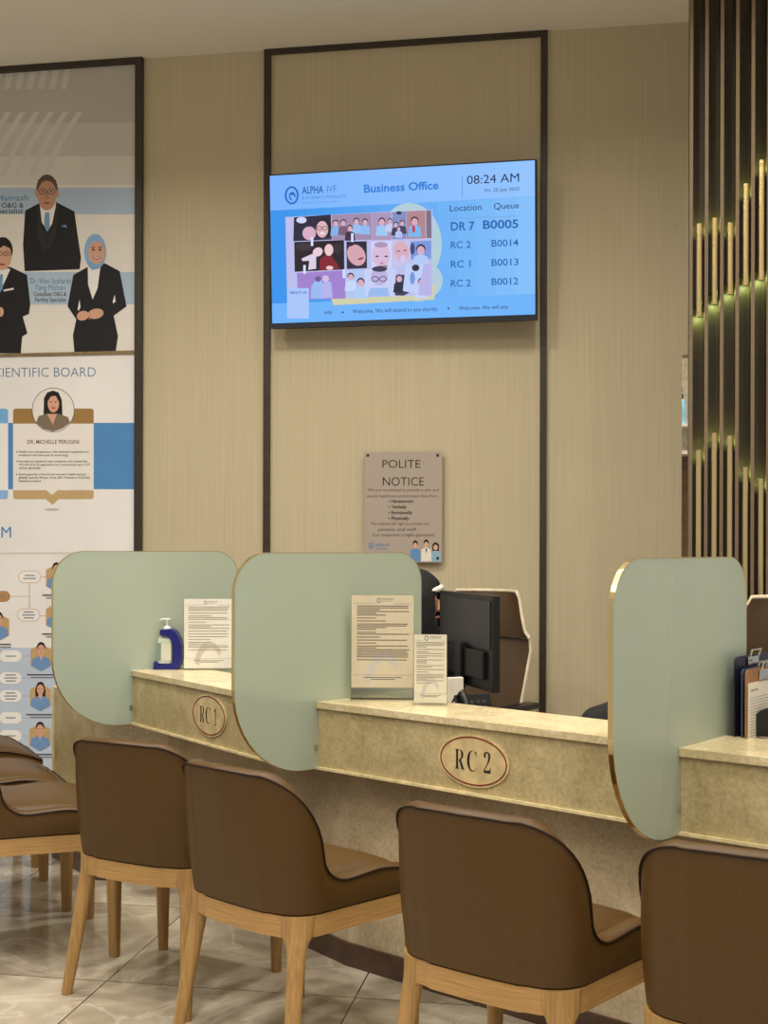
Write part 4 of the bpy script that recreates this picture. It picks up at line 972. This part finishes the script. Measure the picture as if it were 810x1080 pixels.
# headscarf: shell round the head and neck with a face opening toward +y
def scarf(material, r_in, name, zlo, open_r):
    bm2 = bmesh.new(); bmesh.ops.create_uvsphere(bm2, u_segments=40, v_segments=28, radius=1)
    for v in bm2.verts:
        x, y, z = v.co; s_ = r_in
        if z < 0: s_ *= 1 + .25 * z * z
        v.co = Vector((x * .092 * s_, y * .108 * s_ + .012, z * (.125 if z > 0 else .25 * zlo) * s_))
    kill = [f for f in bm2.faces if f.calc_center_median().y > .03 and (f.calc_center_median().x / .062) ** 2 + ((f.calc_center_median().z + .015) / .088) ** 2 < open_r]
    bmesh.ops.delete(bm2, geom=kill, context='FACES')
    for v in bm2.verts: v.co += Vector((0, 0, hz + .02)) + Vector((mnoise.noise(v.co * 20), mnoise.noise(v.co * 20 + Vector((5, 0, 0))), 0)) * .005
    me = bpy.data.meshes.new(name); bm2.to_mesh(me); bm2.free(); me.materials.append(material); me.polygons.foreach_set('use_smooth', [True] * len(me.polygons))
    o = bpy.data.objects.new(name, me); COL.objects.link(o); o.parent = pr
    md_ = o.modifiers.new('th', 'SOLIDIFY'); md_.thickness = .006
    return o
scarf(M_CLOTH, 1.12, 'headscarf', 1, 1.0)
m = MB(pr.matrix_world.translation, *[pr.matrix_world.to_3x3().col[i] for i in range(3)])
m.tube([(math.sin(a) * .078, .02 + .098 * math.cos(a), hz + .085 - .02 * abs(math.sin(a))) for a in [-1.3 + .13 * i for i in range(21)]], .011, M_WHITE); m.build('white_underscarf_band', pr, True)
for sx in (-1, 1):
    m = MB(pr.matrix_world.translation, *[pr.matrix_world.to_3x3().col[i] for i in range(3)]); m.o = m.P(sx * .03, .108, hz + .028)
    m.o = m.o - m.ey * .012; m.lathe([(.001, -.005), (.008, -.0035), (.0105, 0), (.008, .0035), (.001, .005)], mat('eye_white', (190, 180, 170), .3), 12); m.box(-.0045, .0045, .006, .0115, -.0042, .0042, M_BLACK, .001); m.build('eye', pr, True)
m = MB(pr.matrix_world.translation, *[pr.matrix_world.to_3x3().col[i] for i in range(3)])
m.loft([[(-.006, .105, hz + .03), (.006, .105, hz + .03), (0, .116, hz + .03)], [(-.013, .105, hz - .006), (.013, .105, hz - .006), (0, .134, hz - .008)], [(-.012, .104, hz - .014), (.012, .104, hz - .014), (0, .114, hz - .016)]], M_SKIN); m.build('nose', pr, True)
m = MB(pr.matrix_world.translation, *[pr.matrix_world.to_3x3().col[i] for i in range(3)]); m.tube([(-.022, .098, hz - .04), (-.008, .107, hz - .037), (.008, .107, hz - .037), (.022, .098, hz - .04)], .005, mat('lips', (140, 88, 76), .5)); m.build('mouth', pr, True)
st = thing('office_stool', 'round black stool hidden under the seated person behind the glass', 'stool', (pr.location.x - .03, pr.location.y + .02, 0))
m = frame_of(st); m.lathe([(.16, .395), (.19, .40), (.195, .43), (.18, .445), (.01, .447)], M_BLACK, 28); m.build('seat', st, True)
m = frame_of(st); m.lathe([(.2, 0), (.2, .012), (.03, .03), (.025, .395)], M_STEEL, 24); m.build('pedestal', st, True)

# ------------------------------------------------------------------ things in the room beyond the opening
d2 = 7.35
def beyond(px, py): return at(px, py, d2)
q0 = beyond(716, 479); q1 = beyond(760, 400)
cb = thing('wall_cabinet', 'white open wall cabinet in the next room beside the slatted screen', 'cabinet', (q0.x + .3, q0.y + .1, q0.z))
m = MB((q0.x - .05, q0.y, q0.z), W, Zv, NW)
m.box(0, .7, 0, .02, -.2, .0, M_WHITE); m.box(0, .7, .70, .72, -.2, 0, M_WHITE); m.box(0, .02, .02, .70, -.2, 0, M_WHITE); m.box(.68, .70, .02, .70, -.2, 0, M_WHITE); m.box(.02, .68, .02, .70, -.2, -.19, mat('pale_back', (220, 214, 206), .6))
zsh = beyond(721, 447).z - q0.z; m.box(.02, .68, zsh - .015, zsh, -.19, 0, M_WHITE)
m.build('carcass', cb)
q = beyond(721.5, 447)
bt = thing('spray_bottle', 'small blue bottle with black pump in the white wall cabinet', 'bottle', (q.x, q.y + .08, q0.z + zsh + .0006))
m = frame_of(bt); m.lathe([(.028, 0), (.031, .004), (.031, .12), (.022, .15), (.012, .158)], mat('pale_blue_bottle', (120, 170, 190), .3), 18); m.build('body', bt, True)
m = frame_of(bt); m.lathe([(.014, .158), (.014, .185), (.006, .188), (.006, .21), (.001, .211)], M_BLACK, 14); m.tube([(.008, 0, .21), (-.04, 0, .208)], .008, M_BLACK); m.build('pump', bt, True)

# ------------------------------------------------------------------ light
w = bpy.data.worlds.new('world'); S.world = w; w.use_nodes = True
w.node_tree.nodes['Background'].inputs[0].default_value = lin((255, 250, 241)); w.node_tree.nodes['Background'].inputs[1].default_value = .42
def lamp(x, y, e, size=.25, col=(1, .945, .85), spread=150, z=None):
    l = bpy.data.lights.new('downlight_or_fill', 'AREA'); l.shape = 'DISK'; l.size = size; l.energy = e; l.color = col; l.spread = math.radians(spread)
    o = bpy.data.objects.new('downlight_or_fill', l); COL.objects.link(o); o.location = (x, y, z or ZC - .012)
for x in (-2.1, -.7, .7, 2.1):
    for y in (-1.2, .8, 2.7, 4.4): lamp(x, y, (32 if x < 0 else 17) if y > 4 else (26 if x < 0 else 21))  # ceiling downlights; the row behind the camera is added frontal fill
lamp(1.9, 7.0, 70, .4, (1, .95, .9))
# ------------------------------------------------------------------ groups of repeats
GRP = {'dining_chair': 'brown leather chairs along the reception counters', 'reception_counter': 'marble reception counters in a row', 'glass_partition': 'frosted glass dividers between the counters',
       'document_holder': 'acrylic document holders on the counters', 'clipboard': 'clipboards standing behind the right counter', 'office_chair': 'brown office chairs behind the counters'}
for o in list(COL.objects):
    b = o.name.split('.')[0]
    if o.parent is None and b in GRP and 'label' in o: o['group'] = GRP[b]
